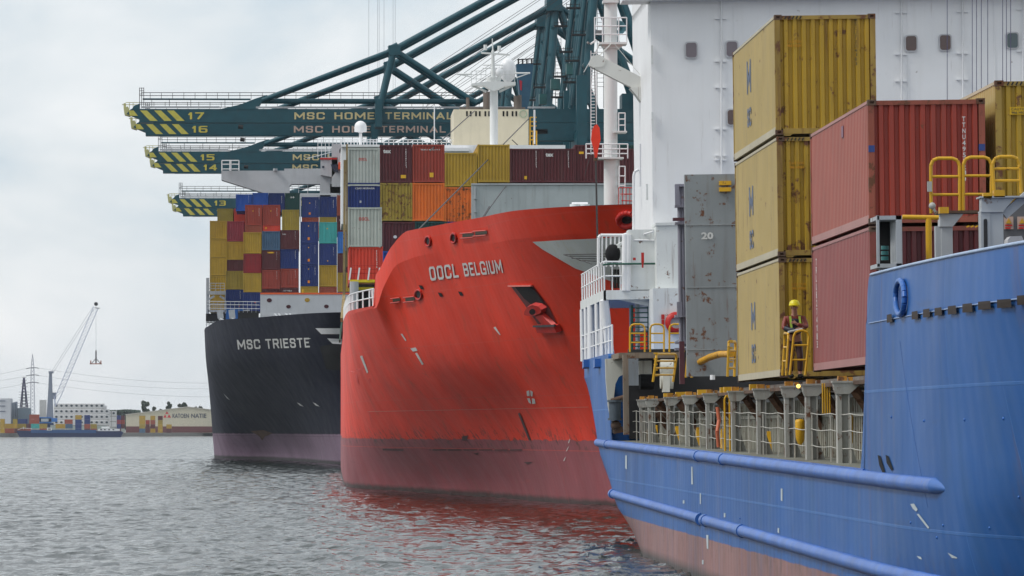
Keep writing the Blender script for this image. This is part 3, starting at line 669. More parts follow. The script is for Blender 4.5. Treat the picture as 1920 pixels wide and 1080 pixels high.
RH, Rbv, RG = hull('hull', rhm, R, 18, RL, None, us, 5, True)
paint_text(Rbv, 'OOCL', (809, 526), (53, -6.5), (-4, -26), 'ship_name', lett, R, .05, bold=.05)
paint_text(Rbv, 'BELGIUM', (873, 518), (72, -7), (-5, -25), 'ship_name', lett, R, .05, bold=.05)
# grey opening below the bulwark, with mooring ropes
mb = MB(); paint_poly(Rbv, [(999,453),(1060,449),(1112,447),(1192,441),(1192,540),(1150,528),(1108,512.5),(1080,503),(1040,480),(1018,467)], '', None, None, .03, mb=mb, cuts=4)
mb.build('bow_opening_lining', paint('opening_grey', (.52,.55,.54), .6, .06, .35, .3, dirt=(.45,.38,.1)), R)
mb = MB()
for a, b in (((1057,477.5),(1180,475)),((1063,480),(1180,481)),((1072,484),(1180,487)),((1086,488),(1180,493)),((1057,477.5),(1110,495))):
    mb.tube(W(*a,236), W(*b,234), .022, 5)
mb.build('mooring_rope', rope, R)
# anchor pocket with the anchor in it
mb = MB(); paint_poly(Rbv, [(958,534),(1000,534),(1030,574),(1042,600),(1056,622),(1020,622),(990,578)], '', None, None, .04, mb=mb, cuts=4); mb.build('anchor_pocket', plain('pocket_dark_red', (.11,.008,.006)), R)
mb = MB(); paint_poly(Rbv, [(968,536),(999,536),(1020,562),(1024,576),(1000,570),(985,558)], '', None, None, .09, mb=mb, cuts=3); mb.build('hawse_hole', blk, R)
def hit(px, py, off=.0): return rayhit(Rbv, px, py, off)
mb = MB()
def slab(poly, o0, o1):
    c = sum((Vector((x,y,0)) for x, y in poly), Vector())/len(poly); A = [hit(x,y,o0) for x,y in poly]; B = [hit(c.x+(x-c.x)*.86,c.y+(y-c.y)*.86,o1) for x,y in poly]; n = len(poly)
    mb.add(A+B, [[n+i for i in range(n)]]+[(i,(i+1)%n,n+(i+1)%n,n+i) for i in range(n)])
slab([(990,580),(996,570),(1007,565),(1020,567),(1027,575),(1025,583),(1013,587),(998,589),(990,587)],.05,.3)
slab([(1008,588),(1022,584),(1044,606),(1040,612),(1024,606)],.05,.25)
slab([(1010,607),(1050,606),(1056,620),(1014,621)],.05,.3)
mb.build('anchor', paint('anchor_red', (.52,.02,.012), .5, .2, .4, .3), R)
mb = MB(); mb.beam(hit(1010,607,.3), hit(1050,605,.3), .1, .1); mb.disc((hit(1012,577,.45).x,hit(1012,577,.45).z), .16, hit(1012,577,.45).y-.05, hit(1012,577,.45).y, 10); mb.build('anchor_edge', dark, R)
mb = MB(); mb.beam(hit(957,535,.1), hit(1000,534,.1), .12, .08); mb.build('pocket_rim', plain('pale_red_rim', (.55,.12,.09)), R)
# round fairleads, oval openings
def ring(px, py, rx, ry, tube=.065, dd=.05):
    mb = MB(); n = 18; pts = [hit(px+rx*math.cos(2*math.pi*i/n), py+ry*math.sin(2*math.pi*i/n), dd) for i in range(n)]
    mb.path(pts, tube, 6, True); o = mb.build('fairlead', redP, R)
    m2 = MB(); paint_poly(Rbv, [(px+rx*.8*math.cos(2*math.pi*i/12), py+ry*.8*math.sin(2*math.pi*i/12)) for i in range(12)], '', None, None, .03, mb=m2, cuts=1); m2.build('opening', dark, o)
for a in ((804,452,5,9),(852,446,5,9),(786,552,6,9)): ring(*a)
ring(1178,410,16,13,.16,.1)
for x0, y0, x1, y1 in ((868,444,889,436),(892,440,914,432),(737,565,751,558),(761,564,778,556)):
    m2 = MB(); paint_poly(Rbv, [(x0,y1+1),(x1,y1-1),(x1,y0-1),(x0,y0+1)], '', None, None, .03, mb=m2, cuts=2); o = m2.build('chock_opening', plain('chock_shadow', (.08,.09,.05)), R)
    m3 = MB()
    for yy in (0, 1): m3.tube(hit(x0-2,(y1+1,y0+2)[yy],.1), hit(x1+1,(y1-1,y0)[yy],.1), .035, 6)
    m3.build('roller_frame', paint('chock_frame', (.55,.08,.06), .5, .1, .3), o)
for x, y in ((791,539),(827,553),(865,551)): mb = MB(); paint_poly(Rbv, [(x-5,y-5),(x+2,y-4),(x+5,y+3),(x-1,y+3)], '', None, None, .04, mb=mb, cuts=1); mb.build('scupper_hole', blk, R)
# painted marks
mb = MB()
for q in ([(770,653),(780,651),(784,657),(775,659)], [(779,662),(783,661),(795,682),(792,684)], [(676,668),(680,666),(691,697),(689,700)], [(752,626),(755,625),(763,638),(761,639)], [(926,614),(930,612),(940,628),(937,627)],
          [(988,733),(993,731),(994,742),(989,742)], [(995,731),(1000,734),(999,743),(996,742)], [(989,746),(994,746),(997,757),(992,754)], [(998,746),(1003,747),(1005,756),(999,757)], [(1066,838),(1068,836),(1064,845),(1062,846)],[(1060,858),(1062,856),(1059,864),(1057,864)],[(1068,824),(1070,822),(1068,830),(1066,831)]):
    paint_poly(Rbv, q, '', None, None, .03, cuts=1, mb=mb)
mb.build('draft_mark', lett, R)
mb = MB()
for i in range(45):
    x0 = 690+i*9.2; x1 = x0+9.3; y = lambda x: 771.5-(x-690)*.021
    paint_poly(Rbv, [(x0,y(x0)-.6),(x1,y(x1)-.6),(x1,y(x1)+.5),(x0,y(x0)+.5)], '', None, None, .025, cuts=0, mb=mb)
mb.build('waterline_mark', plain('pale_red_line', (.62,.2,.16)), R)
mb = MB()
for i in range(30):
    x0 = 806+i*5.8; x1 = x0+(5.9 if i % 5 else 2); 
    paint_poly(Rbv, [(x0,842),(x1,842),(x1,844.2),(x0,844.5)], '', None, None, .025, cuts=0, mb=mb)
for q in ([(972,775),(975,773),(996,825),(992,826)], [(866,818),(878,816),(876,825),(868,826)], [(718,841),(757,842),(757,845),(718,844)],[(888,850),(898,848),(896,853)],[(982,866),(1000,866),(990,870)]):
    paint_poly(Rbv, q, '', None, None, .025, cuts=1, mb=mb)
mb.build('scrape_mark', plain('tar_scrape', (.06,.02,.018)), R)
mb = MB()
for q in ([(657,696),(682,688),(684,691),(664,698)], [(666,702),(670,701),(674,722),(671,720)], [(691,770),(694,773),(700,793),(694,784)], [(690,748),(694,745),(693,752)],[(672,770),(674,768),(676,778)],[(873,650),(878,648),(880,653)],[(690,712),(695,708),(694,722)]):
    paint_poly(Rbv, q, '', None, None, .03, cuts=1, mb=mb)
mb.build('touch_up_patch', plain('fresh_red_paint', (.66,.03,.015)), R)
# white foredeck railing
rim = [(p[0], p[1], p[2]) for p in RG[-1] if 289.5 < p[1] < 352]
mb = MB()
for hh in (.5, 1.0): mb.path([(x+.06, y, z+hh) for x, y, z in rim], .045, 5)
pts = [Vector(p) for p in rim]; acc = 0
for a, b in zip(pts, pts[1:]):
    acc += (b-a).length
    if acc > 1.6: acc = 0; mb.tube(b+Vector((.06,0,0)), b+Vector((.06,0,1.0)), .05, 5)
for i, p in enumerate(pts[::6]): mb.beam(p+Vector((.25,0,0)), p+Vector((.12,0,1.0)), .12, .35)
mb.build('bulwark_railing', white, R)
# bollards, windlass pieces seen over the forecastle
mb = MB()
for px in (1078,1096): mb.tube(W(px,388,262), W(px,383,262), .28, 10)
mb.tube(W(1072,383.5,262), W(1102,383.5,262), .12, 8)
mb.build('bollard', white, R)
# forecastle deck below the bulwark
mb = MB(); dk_ = [Vector(p)+Vector((.5,0,.03)) for p in RG[-1] if p[1] < 280 and p[0] < 17]; dm = [Vector((36-p.x,p.y,p.z)) for p in dk_]; n = len(dk_)
mb.add(dk_+dm, [(i,i+1,n+i+1,n+i) for i in range(n-1)]); md_ = [Vector(p)+Vector((.3,0,.03)) for p in RG[-1] if p[1] > 289.5]; me_ = [Vector((36-p.x,p.y,p.z)) for p in md_]; n = len(md_)
mb.add(md_+me_, [(i,i+1,n+i+1,n+i) for i in range(n-1)]); mb.build('forecastle_deck', plain('deck_green_grey', (.07,.12,.10), .8), R)
# foremast
FM = 305
mb = MB()
mb.tube(W(1145,400,FM), W(1145,0,FM), .42, 16, .40); mb.tube(W(1145,0,FM), W(1145,-260,FM), .4, 16, .3)
for (cx, cy, w_, h_) in ((1148,81,26,4),(1143,296,25,3),(1162,247,12,3)):
    a = W(cx-w_, cy, FM); b = W(cx+w_, cy+h_, FM); mb.box((a.x,FM-.9,b.z), (b.x,FM+.7,a.z))
mb.prism([(W(x,y,FM).x, W(x,y,FM).z) for x,y in ((1124,80),(1175,80),(1160,92),(1132,92))][::-1], FM-.5, FM+.5)
mb.box(W(1131,0,FM-.6), W(1158,8,FM+.6)); mb.box(W(1156,385,FM+.3), W(1161,298,FM+.7)); 
mast_white = paint('mast_white', (.70,.71,.70), .45, .03, .03, .05, dirt=(.5,.45,.36)); mast = mb.build('foremast', mast_white, R)
mb = MB()
def cage(x0, x1, y0, y1, D, n=4, rows=3, r=.04):
    for k in range(rows):
        y = y0+(y1-y0)*k/rows
        for dy in (-.8, .6): mb.tube(W(x0,y,D+dy), W(x1,y,D+dy), r, 5)
        for x in (x0, x1): mb.tube(W(x,y,D-.8), W(x,y,D+.6), r, 5)
    for i in range(n+1):
        x = x0+(x1-x0)*i/n
        for dy in (-.8, .6): mb.tube(W(x,y0,D+dy), W(x,y1,D+dy), r, 5)
cage(1115,1175,33,80,FM); cage(1099,1177,270,297,FM,5); cage(1160,1172,212,246,FM,1); cage(1161,1172,312,384,FM,1,4)
for y in range(100,290,6): mb.tube(W(1108,y,FM+.5), W(1118,y,FM+.5), .03, 4)
for x in (1108,1118): mb.tube(W(x,95,FM+.5), W(x,290,FM+.5), .035, 4)
mb.tube(W(1118,75,FM), W(1107,83,FM), .06, 6); mb.tube(W(1125,82,FM), W(1095,135,FM+3), .03, 4)
mb.build('mast_railing', white, mast)
mb = MB(); a = W(1160,52,FM); mb.lathe(a+Vector((0,.9,0)), a, [(0,.08),(.45,.12),(.75,.24),(.95,.42),(.98,.44)], 20); mb.build('horn', plain('horn_blue', (.16,.36,.42), .4), mast)
mb = MB(); mb.box(W(1118,63,FM-.2), W(1128,57,FM)); mb.tube(W(1102,82,FM), W(1104,79,FM), .1, 6); mb.build('mast_lamp', plain('lamp_grey', (.2,.2,.2)), mast)
mb = MB()
for a, b in (((1100,400),(1190,402)),((1160,352),(1192,352)),((1163,364),(1190,364)),((1165,376),(1190,377))): mb.tube(W(*a,FM-1), W(*b,FM-1), .035, 5)
for x in range(1160,1192,7): mb.tube(W(x,352,FM-1), W(x,390,FM-1), .03, 4)
mb.build('forecastle_railing', redP, R)
# superstructure showing over the cargo
D = 452
mb = MB(); mb.box(W(640,420,D), W(1060,272,D)+Vector((0,14,0))); mb.box(W(640,275,D-1), W(712,271,D-1)+Vector((0,14,0))); mb.box(W(832,283,D-1), W(880,277,D-1)+Vector((0,3,0)))
ss = mb.build('superstructure', white, R)
crm = paint('cream_casing', (.62,.56,.42), .55, .04, .08, .1)
mb = MB(); D = 462; mb.box(W(850.5,300,D), W(991,205,D)+Vector((0,10,0))); cas = mb.build('funnel_casing', crm, R)
for x in (875.5,882.5,892.5,899.5,910,917,944,951,961,968):
    mb = MB(); a = W(x-1.6,218,D); b = W(x+1.6,208.5,D); mb.box((a.x,D-.03,a.z),(b.x,D-.005,b.z)); mb.build('vent_slot', blk, cas)
mb = MB(); a = W(981,213.5,D-.1); mb.lathe(a+Vector((0,.3,0)), a, [(0,.05),(.0,.2),(.15,.3),(.3,.33)], 18); mb.build('horn', plain('horn_green', (.12,.42,.3), .4), cas)
mb = MB(); exh = paint('sooty_exhaust', (.13,.11,.10), .8, .3, .5)
for x, r, y0 in ((877,.16,183),(914,.42,172),(969,.3,180),(975,.16,178)): mb.tube(W(x,206,D+3), W(x,y0,D+3), r*1.0, 10)
mb.box(W(862,206,D+4), W(985,201,D+4)+Vector((0,3,0)))
mb.build('exhaust_pipe', exh, cas)
mb = MB(); fD = 468
mb.prism([(W(x,y,fD).x, W(x,y,fD).z) for x,y in ((968,120),(1000,118),(994,180),(988,206),(976,206),(974,176))][::-1], fD, fD+2)
fb = mb.build('funnel', plain('funnel_blue', (.02,.075,.13)), R)
mb = MB(); c = W(976,160,fD); mb.prism([(W(x,y,fD).x, W(x,y,fD).z) for x,y in ((974,150),(979,152),(978,170),(975,168))][::-1], fD-.05, fD-.01); mb.build('emblem', plain('emblem_red', (.4,.02,.04)), fb)
mb = MB()
for x in (972,980,988,997): mb.tube(W(x,120,fD), W(x,110,fD), .08, 5)
mb.tube(W(970,112,fD), W(1001,110,fD), .06, 5); mb.build('funnel_railing', dark, fb)
# radar mast
D = 455; mb = MB()
mb.tube(W(926,280,D), W(926,150,D), .37, 14); mb.tube(W(925,165,D), W(924,95,D), .22, 12, .14); mb.tube(W(924,95,D), W(923,72,D), .07, 8, .04)
mb.prism([(W(x,y,D).x, W(x,y,D).z) for x,y in ((883,158),(912,154),(940,154),(966,155),(966,160),(945,163),(935,168),(926,172),(918,168),(908,162),(884,161))][::-1], D-.9, D+.9)
mb.lathe(W(926,170,D), W(926,148,D), [(0,.15),(.6,.5),(1.0,.68),(1.2,.68)], 16)
mb.beam(W(902,99,D-.7), W(956,103,D-.7), .14, .16)
for y in (122,128): mb.tube(W(905,y,D), W(943,y,D), .05, 5)
mb.tube(W(856,139,D), W(885,139,D), .08, 5); mb.tube(W(965,137,D), W(994,137,D), .08, 5); mb.tube(W(858,139,D), W(883,144,D), .05, 5); mb.tube(W(993,137,D), W(968,146,D), .05, 5)
for x in range(884,967,9): mb.tube(W(x,156,D-.8), W(x,133,D-.8), .035, 4)
for y in (133,140,148): mb.tube(W(884,y,D-.8), W(912,y,D-.8), .035, 4); mb.tube(W(940,y,D-.8), W(966,y,D-.8), .035, 4)
for x, y in ((910,88),(936,90)): mb.tube(W(x,y+6,D), W(x,y-4,D), .16, 8)
mb.beam(W(884,160,D), W(912,172,D), .12,.2); mb.beam(W(966,158,D), W(936,172,D), .12,.2)
mb.build('radar_mast', mast_white, R)
mb = MB(); mb.ball(W(952,132,D+1), .75, 14, 9, 1.5); mb.ball(W(936,136,D), .38, 10, 6, 1.2); mb.build('radome', white, R)
mb = MB(); c = W(676,238,D); mb.ball(c, .56, 16, 8); mb.tube(c-Vector((0,0,.45)), c, .56, 16); mb.tube(W(676,274,D), W(676,250,D), .14, 10); mb.build('radome', white, R)
mb = MB()
for x in range(640,712,6): mb.tube(W(x,272,D+.5), W(x,262-(x%4),D+.5), .06, 4)
for y in (262,266): mb.tube(W(640,y,D+.5), W(712,y,D+.5), .05, 4)
for x in range(832,850,5): mb.tube(W(x,278,D+.5), W(x,270,D+.5), .05, 4)
mb.tube(W(814.5,272,D), W(814.5,198,D), .05, 5); mb.tube(W(1002,270,D), W(1002,206,D), .09, 6)
for y in (262,267): mb.tube(W(716,y,D+9), W(850,y,D+9), .05, 4)
for x in range(720,850,9): mb.tube(W(x,272,D+9), W(x,262,D+9), .05, 4)
mb.build('bridge_railing', white, R)
mb = MB()
for y in (220,228,236,246,255,262): mb.tube(W(994,y,D), W(1006,y,D), .06, 5)
for x in (994,1000,1006): mb.tube(W(x,245 if x!=994 else 220,D), W(x,272,D), .07, 5)
mb.build('yellow_ladder', yel, R)
# stays from the foremast over the cargo
mb = MB()
for a, b in (((992,222,455),(783,432,300)),((890,208,455),(806,283,376)),((950,347,375),(905,408,300)),((960,262,455),(975,276,455))): mb.tube(W(*a), W(*b), .045, 5)
mb.beam(W(918,388,305), W(906,408,300), .1, .1)
mb.build('stay_wire', rope, R)
# big pale breakwater in front of the second bay
D = 372
mb = MB(); a = W(884,347,D); b = W(1420,560,D); mb.box((a.x, D, b.z), (b.x, D+.6, a.z))
for y in (372,397): mb.box(W(889,y,D-.25), W(894,y+1.5,D))
bw = mb.build('breakwater', paint('breakwater_grey', (.36,.40,.41), .55, .06, .25, .25), R)
mb = MB(); mb.box(W(889,560,D-.12), W(891.5,350,D)); mb.box(W(884,346.5,D-.1), W(1420,344.5,D+.5)); mb.build('frame_rib', greyL, bw)
# lashing gear at the left rail, grey ventilator
D = 352
mb = MB(); mb.beam(W(646.5,300,D), W(645,555,D), .18, .3); mb.beam(W(650.5,270,D), W(650.5,500,D), .12, .2); mb.beam(W(645,555,D), W(641,600,D-4), .2, .3)
mb.build('lashing_post', paint('post_tan', (.30,.22,.10), .7, .3, .8, .4), R)
mb = MB(); mb.beam(W(648,470,D), W(645.5,560,D), .14, .2); mb.beam(W(646,560,D), W(637,640,D-6), .12, .2); mb.build('lashing_post', paint('post_green', (.03,.09,.07), .6, .3, .6), R)
mb = MB(); D = 335
mb.tube(W(664,600,D), W(664,528,D), .28, 16, .30); mb.build('ventilator', greyL, R)
mb = MB()
for y, x1 in ((498,721),(505,715)): mb.tube(W(655,y,D), W(x1,y,D), .03, 5)
mb.tube(W(655,513,D), W(712,512,D), .04, 5); mb.build('lashing_platform_rail', redP, R)
mb = MB()
for x in (655,671,690,709): mb.beam(W(x+3,502,D), W(x,525,D), .1, .2)
mb.build('platform_stanchion', white, R)
mb = MB(); mb.box(W(656,529,D), W(706,526,D+2)); mb.box(W(672,543,D+1), W(700,540,D+3)); mb.build('platform_edge', plain('bright_yellow', (.8,.62,.02)), R)
mb = MB(); mb.box(W(672,600,D+3), W(712,533,D+3)+Vector((0,1,0))); mb.build('hatch_coaming', blk, R)
# ---- its cargo (photo coordinates zoomed 3.254 from 630,230)
RK = 'containers stacked on the red ship'
def rc(xz, yz, D, h, c, label, rust=.2, style='rib', bottom=False):
    px = 630+xz/3.254; py = 230+yz/3.254; k = F/D
    return container(((px-VX)/k, D, EH+(HY-py)/k-h), h, c, label, RK, rust, style)
D = 382
r0 = rc(72,155,D,H,'white','weathered white container with red letters, top left corner of red ship cargo',.35)
r1 = rc(267,135,D,H,'maroon','dark maroon container with white letters and sticker, right of the white top one',.1)
r2 = rc(467,133,D,H,'red','red container between the lettered maroon and the low yellow on the red ship',.1)
r3 = rc(664,183,D,T,'yellow','lower yellow top row container with rusty foot, left of the tall yellow',.4)
r4 = rc(864,133,D,H,'yellow','tall yellow container in front of the white radar mast',.25)
r5 = rc(1061,158,D,T,'maroon','maroon container immediately right of the tall yellow one, top row of red ship',.1)
r6 = rc(1258,158,D,T,'maroon','dark maroon container with white letters, second right of the tall yellow one',.1)
r7 = rc(1455,135,D,H,'maroon','maroon container behind the white foremast in the top row',.1)
r8 = rc(1652,158,D,T,'maroon','dark maroon container right behind the foremast platform',.1)
r9 = rc(1700,135,D+13,H,'green','dark green container at the right end of the red ship top row',.1)
rb = rc(72,366,D,T,'navy','navy blue container with faint lettering under the white top left one',.15)
rc(270,368,D,H,'olive','mustard yellow container with heavy rust spots, left of the clean orange one',1.1)
rc(467,368,D,H,'orange','clean orange container left of the rusty orange one',.12)
rc(664,393,D,H,'orange','rust stained orange container beside the pale breakwater',1.0)
r10 = rc(285,605,D,H,'maroon','maroon container with a small white disc, half hidden by the red bulwark',.2)
rc(482,603,D,H,'green','green container mostly hidden behind the red bulwark',.1)
rc(680,603,D,H,'navy','navy container hidden under the rusty orange one',.1)
for i in range(4): rc(864+i*197,372,D,T,('maroon','olive','navy','red')[i], f'{("maroon","mustard yellow","navy","red")[i]} container behind the pale breakwater of the red ship',.1)
r11 = rc(72,516,359,H,'white','big weathered white container with red letters above the orange red one',.4)
r12 = rc(78,756,359,T,'scarlet','bright orange red container behind the red platform railing',.3)
r13 = rc(285,783,374,T,'blue','blue open framed container edge beside the orange red one',.1)
redl = plain('red_lettering', (.55,.03,.02))
mark(r0,'OOCL',.85,1.95,.2,redl,.62,bold=.05); mark(r11,'OOCL',.8,1.95,.22,redl,.75,bold=.05)
mark(r1,'tex',.28,2.28,.3,bold=.05); mark(r6,'tex',.28,2.0,.3,bold=.05)
mark(rb,'CSAV NORASIA',.55,2.1,.13,None,1.5); mark(r2,'TEXU 473219 0',.6,2.45,.1,None,1.5)
for o in (r1,r5,r6,r9): idcol(o, 'TEXU47321', 1.95, ORG[o.name].z*0+2.45, .13)
idcol(r12,'FSCU9134',1.95,2.2,.13)
for o,x,z,w_,h_ in ((r1,1.6,.35,.4,.25),(r2,1.3,.4,.3,.35),(r5,1.1,.25,.2,.25),(r7,.35,2.2,.35,.18),(r4,.1,.1,.12,.12)): sticker(o,x,z,w_,h_,ystk)
sticker(rb,.9,1.05,.14,.18,greyL)
m2 = MB(); p = ORG[r10.name]; m2.disc((p.x+.95,p.z+1.75),.14,p.y+.03,p.y+.042,14,.12); m2.build('disc_sign', lett, r10)
# ================================================================ blue feeder ship (nearest)
B_ = thing('feeder_ship', 'blue hulled feeder ship in the foreground with rubbing bars and a white tower', 'ship', (19.5, 120, 0), heeled=True)
bhm = hull_mat('blue_hull_paint', (.010,.10,.345), (.27,.13,.12), 1.22, .42, (.03,.10,.22), .35, (9, 2.35), (.05,.18,.48), .4, .42, .28, (.02,.09,.28), .38, .10)
def dk(D): return 3.26+(D-90)*.0047
def btop(D): return pchip([50,72,90.3,90.6,91.2,169.6,170.0,170.3,192], [6.55,6.68,6.78,6.6,dk(91),dk(169.6),6.4,6.6,6.6], D)
def bkn(D): return np.minimum(pchip([50,90,192], [5.85,5.93,5.93], D), btop(D)-.02)
def bmid(D): return 3.05+(D-85)*.0046
BL = [(-4, [(60,19.5),(63,17.5),(70,14.5),(78,11.8),(88,10.4),(100,10.05),(140,10.05),(156,11),(170,14.5),(176,19.0)]),
      (0, [(57,19.5),(62,17.6),(69,14.8),(76,12.3),(84,10.6),(94,10),(152,10),(158,10.3),(168,12),(177,15.5),(180,19.0)]),
      (1.75, [(56,19.5),(61,17.2),(68,14.0),(75,11.4),(82,10.2),(90,10),(167,10),(173,10.35),(180,12.2),(185,15.5),(186,19)]),
      (bmid, [(54.5,19.5),(58.5,17),(65,13.6),(72,11.25),(79,10.22),(86,10),(176,10),(181,10.25),(186,11.3),(188,13),(188.5,19)]),
      (bkn, [(53,19.5),(56.5,16),(63,12.4),(70,10.5),(75,10.08),(81,10),(184,10),(188,10.15),(190,10.8),(190.5,19)]),
      (btop, [(51.5,19.5),(55,16),(61,12.2),(68,10.5),(74,10.12),(80,10.04),(184,10.0),(188,10.15),(190,10.8),(190.5,19)])]
us = np.unique(np.concatenate([np.linspace(0,.12,14), np.linspace(.12,.16,28), np.linspace(.16,.70,30), np.linspace(.70,.74,40), np.linspace(.74,1,44)]))
BH, Bbv, BG = hull('hull', bhm, B_, 19.5, BL, None, us, 5, True)
def bh(px, py, off=0.): return rayhit(Bbv, px, py, off, True)
def XB(px, py, D): return WB(px, py, D)
# rubbing bars: half round, in lengths with darker butt joints
frm = paint('rubbing_bar_paint', (.018,.115,.44), .40, .2, .3, .35, bump=.3, spec=.5, dirt=(.20,.26,.33))
def bar(pts, r, name):
    mb = MB(); mb.path(pts, r, 14); o = mb.build(name, frm, B_)
    return o
def zf(D): return 3.10+(D-81.5)*.0047
def zl(D): return 1.50+(D-84)*.0042
def sb(z, D):   # hull side at a height
    h, n, i, d = Bbv.ray_cast(Vector((-5, D, z)), Vector((1,0,0)), 60); return h.x if h else 10
def pts_(zfun, D0, D1, step=2.0, o=.0):
    n = max(2, int(abs(D1-D0)/step)); return [Vector((sb(zfun(D), D)+o, D, zfun(D))) for D in np.linspace(D0, D1, n)]
up = bar(pts_(zf, 81.6, 180.5), .135, 'rubbing_bar')
bar(pts_(zl, 66, 128.4), .14, 'rubbing_bar'); bar(pts_(zl, 130.2, 171.5), .14, 'rubbing_bar')
mb = MB()
for D in (122.5,130.5,171): mb.tube((sb(zf(D),D),D,zf(D)), (sb(zf(D),D),D+.7,zf(D)), .155, 14)
p = Vector((sb(zf(81.6),81.6),81.6,zf(81.6))); mb.tube(p, p+Vector((.10,-.9,-.04)), .137, 14, .06); mb.build('bar_joint', fblue, B_)
mb = MB()
for D in (117.5,128.3,130.1,168.5): mb.tube((sb(zl(D),D),D,zl(D)), (sb(zl(D),D),D+.7,zl(D)), .162, 14)
mb.build('bar_joint', fblue, B_)
# gunwale edge of the bulwark, knuckle line
mb = MB(); rim = [Vector(p) for p in BG[-1] if 52 < p[1] < 90.2]; mb.path([p+Vector((0,0,.02)) for p in rim], .03, 5)
mb.build('gunwale_rail', plain('pale_blue_edge', (.35,.45,.62)), B_)
mb = MB(); kn = [Vector(p) for p in BG[-1-5] if 52 < p[1] < 90.2]; mb.path([p+Vector((-.005,0,0)) for p in kn], .013, 5); mb.build('knuckle_weld', plain('pale_weld', (.25,.35,.55)), B_)
# freeing ports
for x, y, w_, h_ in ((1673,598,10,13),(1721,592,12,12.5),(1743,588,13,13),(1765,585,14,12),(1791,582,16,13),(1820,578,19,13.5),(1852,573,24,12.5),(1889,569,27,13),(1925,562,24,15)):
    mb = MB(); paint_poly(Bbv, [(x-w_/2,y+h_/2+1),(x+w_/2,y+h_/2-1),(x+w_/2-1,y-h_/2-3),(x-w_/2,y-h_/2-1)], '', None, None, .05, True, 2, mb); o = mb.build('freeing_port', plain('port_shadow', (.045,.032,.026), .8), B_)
# panama lead
mb = MB(); n = 20; mb.path([bh(1694+8.5*math.cos(6.283*i/n), 558+32*math.sin(6.283*i/n), .06) for i in range(n)], .05, 8, True); pl = mb.build('fairlead', fblue, B_)
mb = MB(); paint_poly(Bbv, [(1694+7*math.cos(6.283*i/14), 558+27*math.sin(6.283*i/14)) for i in range(14)], '', None, None, .02, True, 1, mb); mb.build('opening', plain('fairlead_inside', (.01,.05,.2)), pl)
# slot vents, eye plates, marks
for q in ([(1647,853),(1652,855),(1661,885),(1657,888),(1650,872)], [(1662,853),(1667,855),(1676,880),(1673,883),(1664,868)]):
    mb = MB(); paint_poly(Bbv, q, '', None, None, .015, True, 1, mb); mb.build('slot_vent', blk, B_)
for x, y in ((1672,782),(1733,789),(1809,787),(1882,785),(1708,980),(1769,985),(1856,990),(1911,932),(1757,1008),(1312,985),(1388,972),(1463,1012)):
    p = bh(x, y)
    if p is not None: mb = MB(); mb.ball(p, .026, 8, 5); mb.build('eye_plate', fblue, B_)
mb = MB()
for q in ([(1708,945),(1715,944),(1722,955),(1719,959),(1713,954)], [(1720,964),(1724,963),(1744,989),(1741,991)], [(1778,1036),(1796,1045),(1796,1047),(1786,1046)], [(1720,1042),(1728,1044),(1730,1049),(1724,1047)],
          [(1173,854),(1176,854),(1176,880),(1173,878)], [(1297,875),(1299,875),(1300,908),(1297,908)], [(1465,916),(1468,916),(1468,940),(1465,938)], [(1313,925),(1315,925),(1315,945),(1313,945)], [(1358,962),(1361,962),(1361,970),(1358,970)],
          [(1325,1003),(1329,1003),(1329,1030),(1326,1028)], [(1317,1050),(1320,1050),(1320,1058),(1317,1058)],[(1459,990),(1462,990),(1462,1000),(1459,998)],[(1281,938),(1284,938),(1284,944),(1281,944)]):
    paint_poly(Bbv, q, '', None, None, .012, True, 1, mb)
mb.build('draft_mark', plain('worn_white_mark', (.5,.56,.6)), B_)
mb = MB()
for i in range(26):                               # diagonal weld where the bow plating starts
    a = bh(1688+i*1.5+(i*i)*.02, 640+i*12, .006); b = bh(1688+(i+1)*1.5+((i+1)**2)*.02, 640+(i+1)*12, .006)
    if a and b: mb.tube(a, b, .0025, 4)
mb.build('plate_weld', plain('weld_blue', (.012,.06,.25)), B_)
for x, y in ((1103,684),(1124,683)):
    p = bh(x, y); mb = MB(); mb.beam(p+Vector((-.02,-.5,.05)), p+Vector((-.02,.45,0)), .35, .28); mb.build('side_lug', fblue, B_)
# ---- side deck, coaming, container stanchions
mb = MB(); mb.box((11.75, 91.5, 3.3), (27.25, 172, 4.78)); coam = mb.build('hatch_coaming', greyP, B_)
mb = MB()
D = 92.
while D < 171: mb.box((11.60, D, dk(D)), (11.76, D+.13, 4.70)); D += .46
mb.box((11.58, 91.5, 4.28), (11.77, 172, 4.36)); mb.build('coaming_stiffener', paint('stiffener_paint', (.34,.33,.27), .6, .2, .8, .5), coam)
mb = MB(); mb.box((11.45, 92, 4.9), (27.5, 103.2, 5.12)); mb.box((11.45, 103.6, 4.9), (27.5, 117.5, 5.12)); mb.box((11.45, 119.6, 4.88), (27.5, 134.5, 5.12)); mb.box((11.45, 136.5, 4.88), (27.5, 150, 5.1)); mb.box((11.45, 152, 4.88), (27.5, 163, 5.1))
mb.build('hatch_cover', paint('hatch_paint', (.16,.14,.12), .7, .3, 1.0, .5), B_)
stp = paint('stanchion_paint', (.36,.355,.32), .55, .14, .85, .45, dirt=(.17,.13,.09))
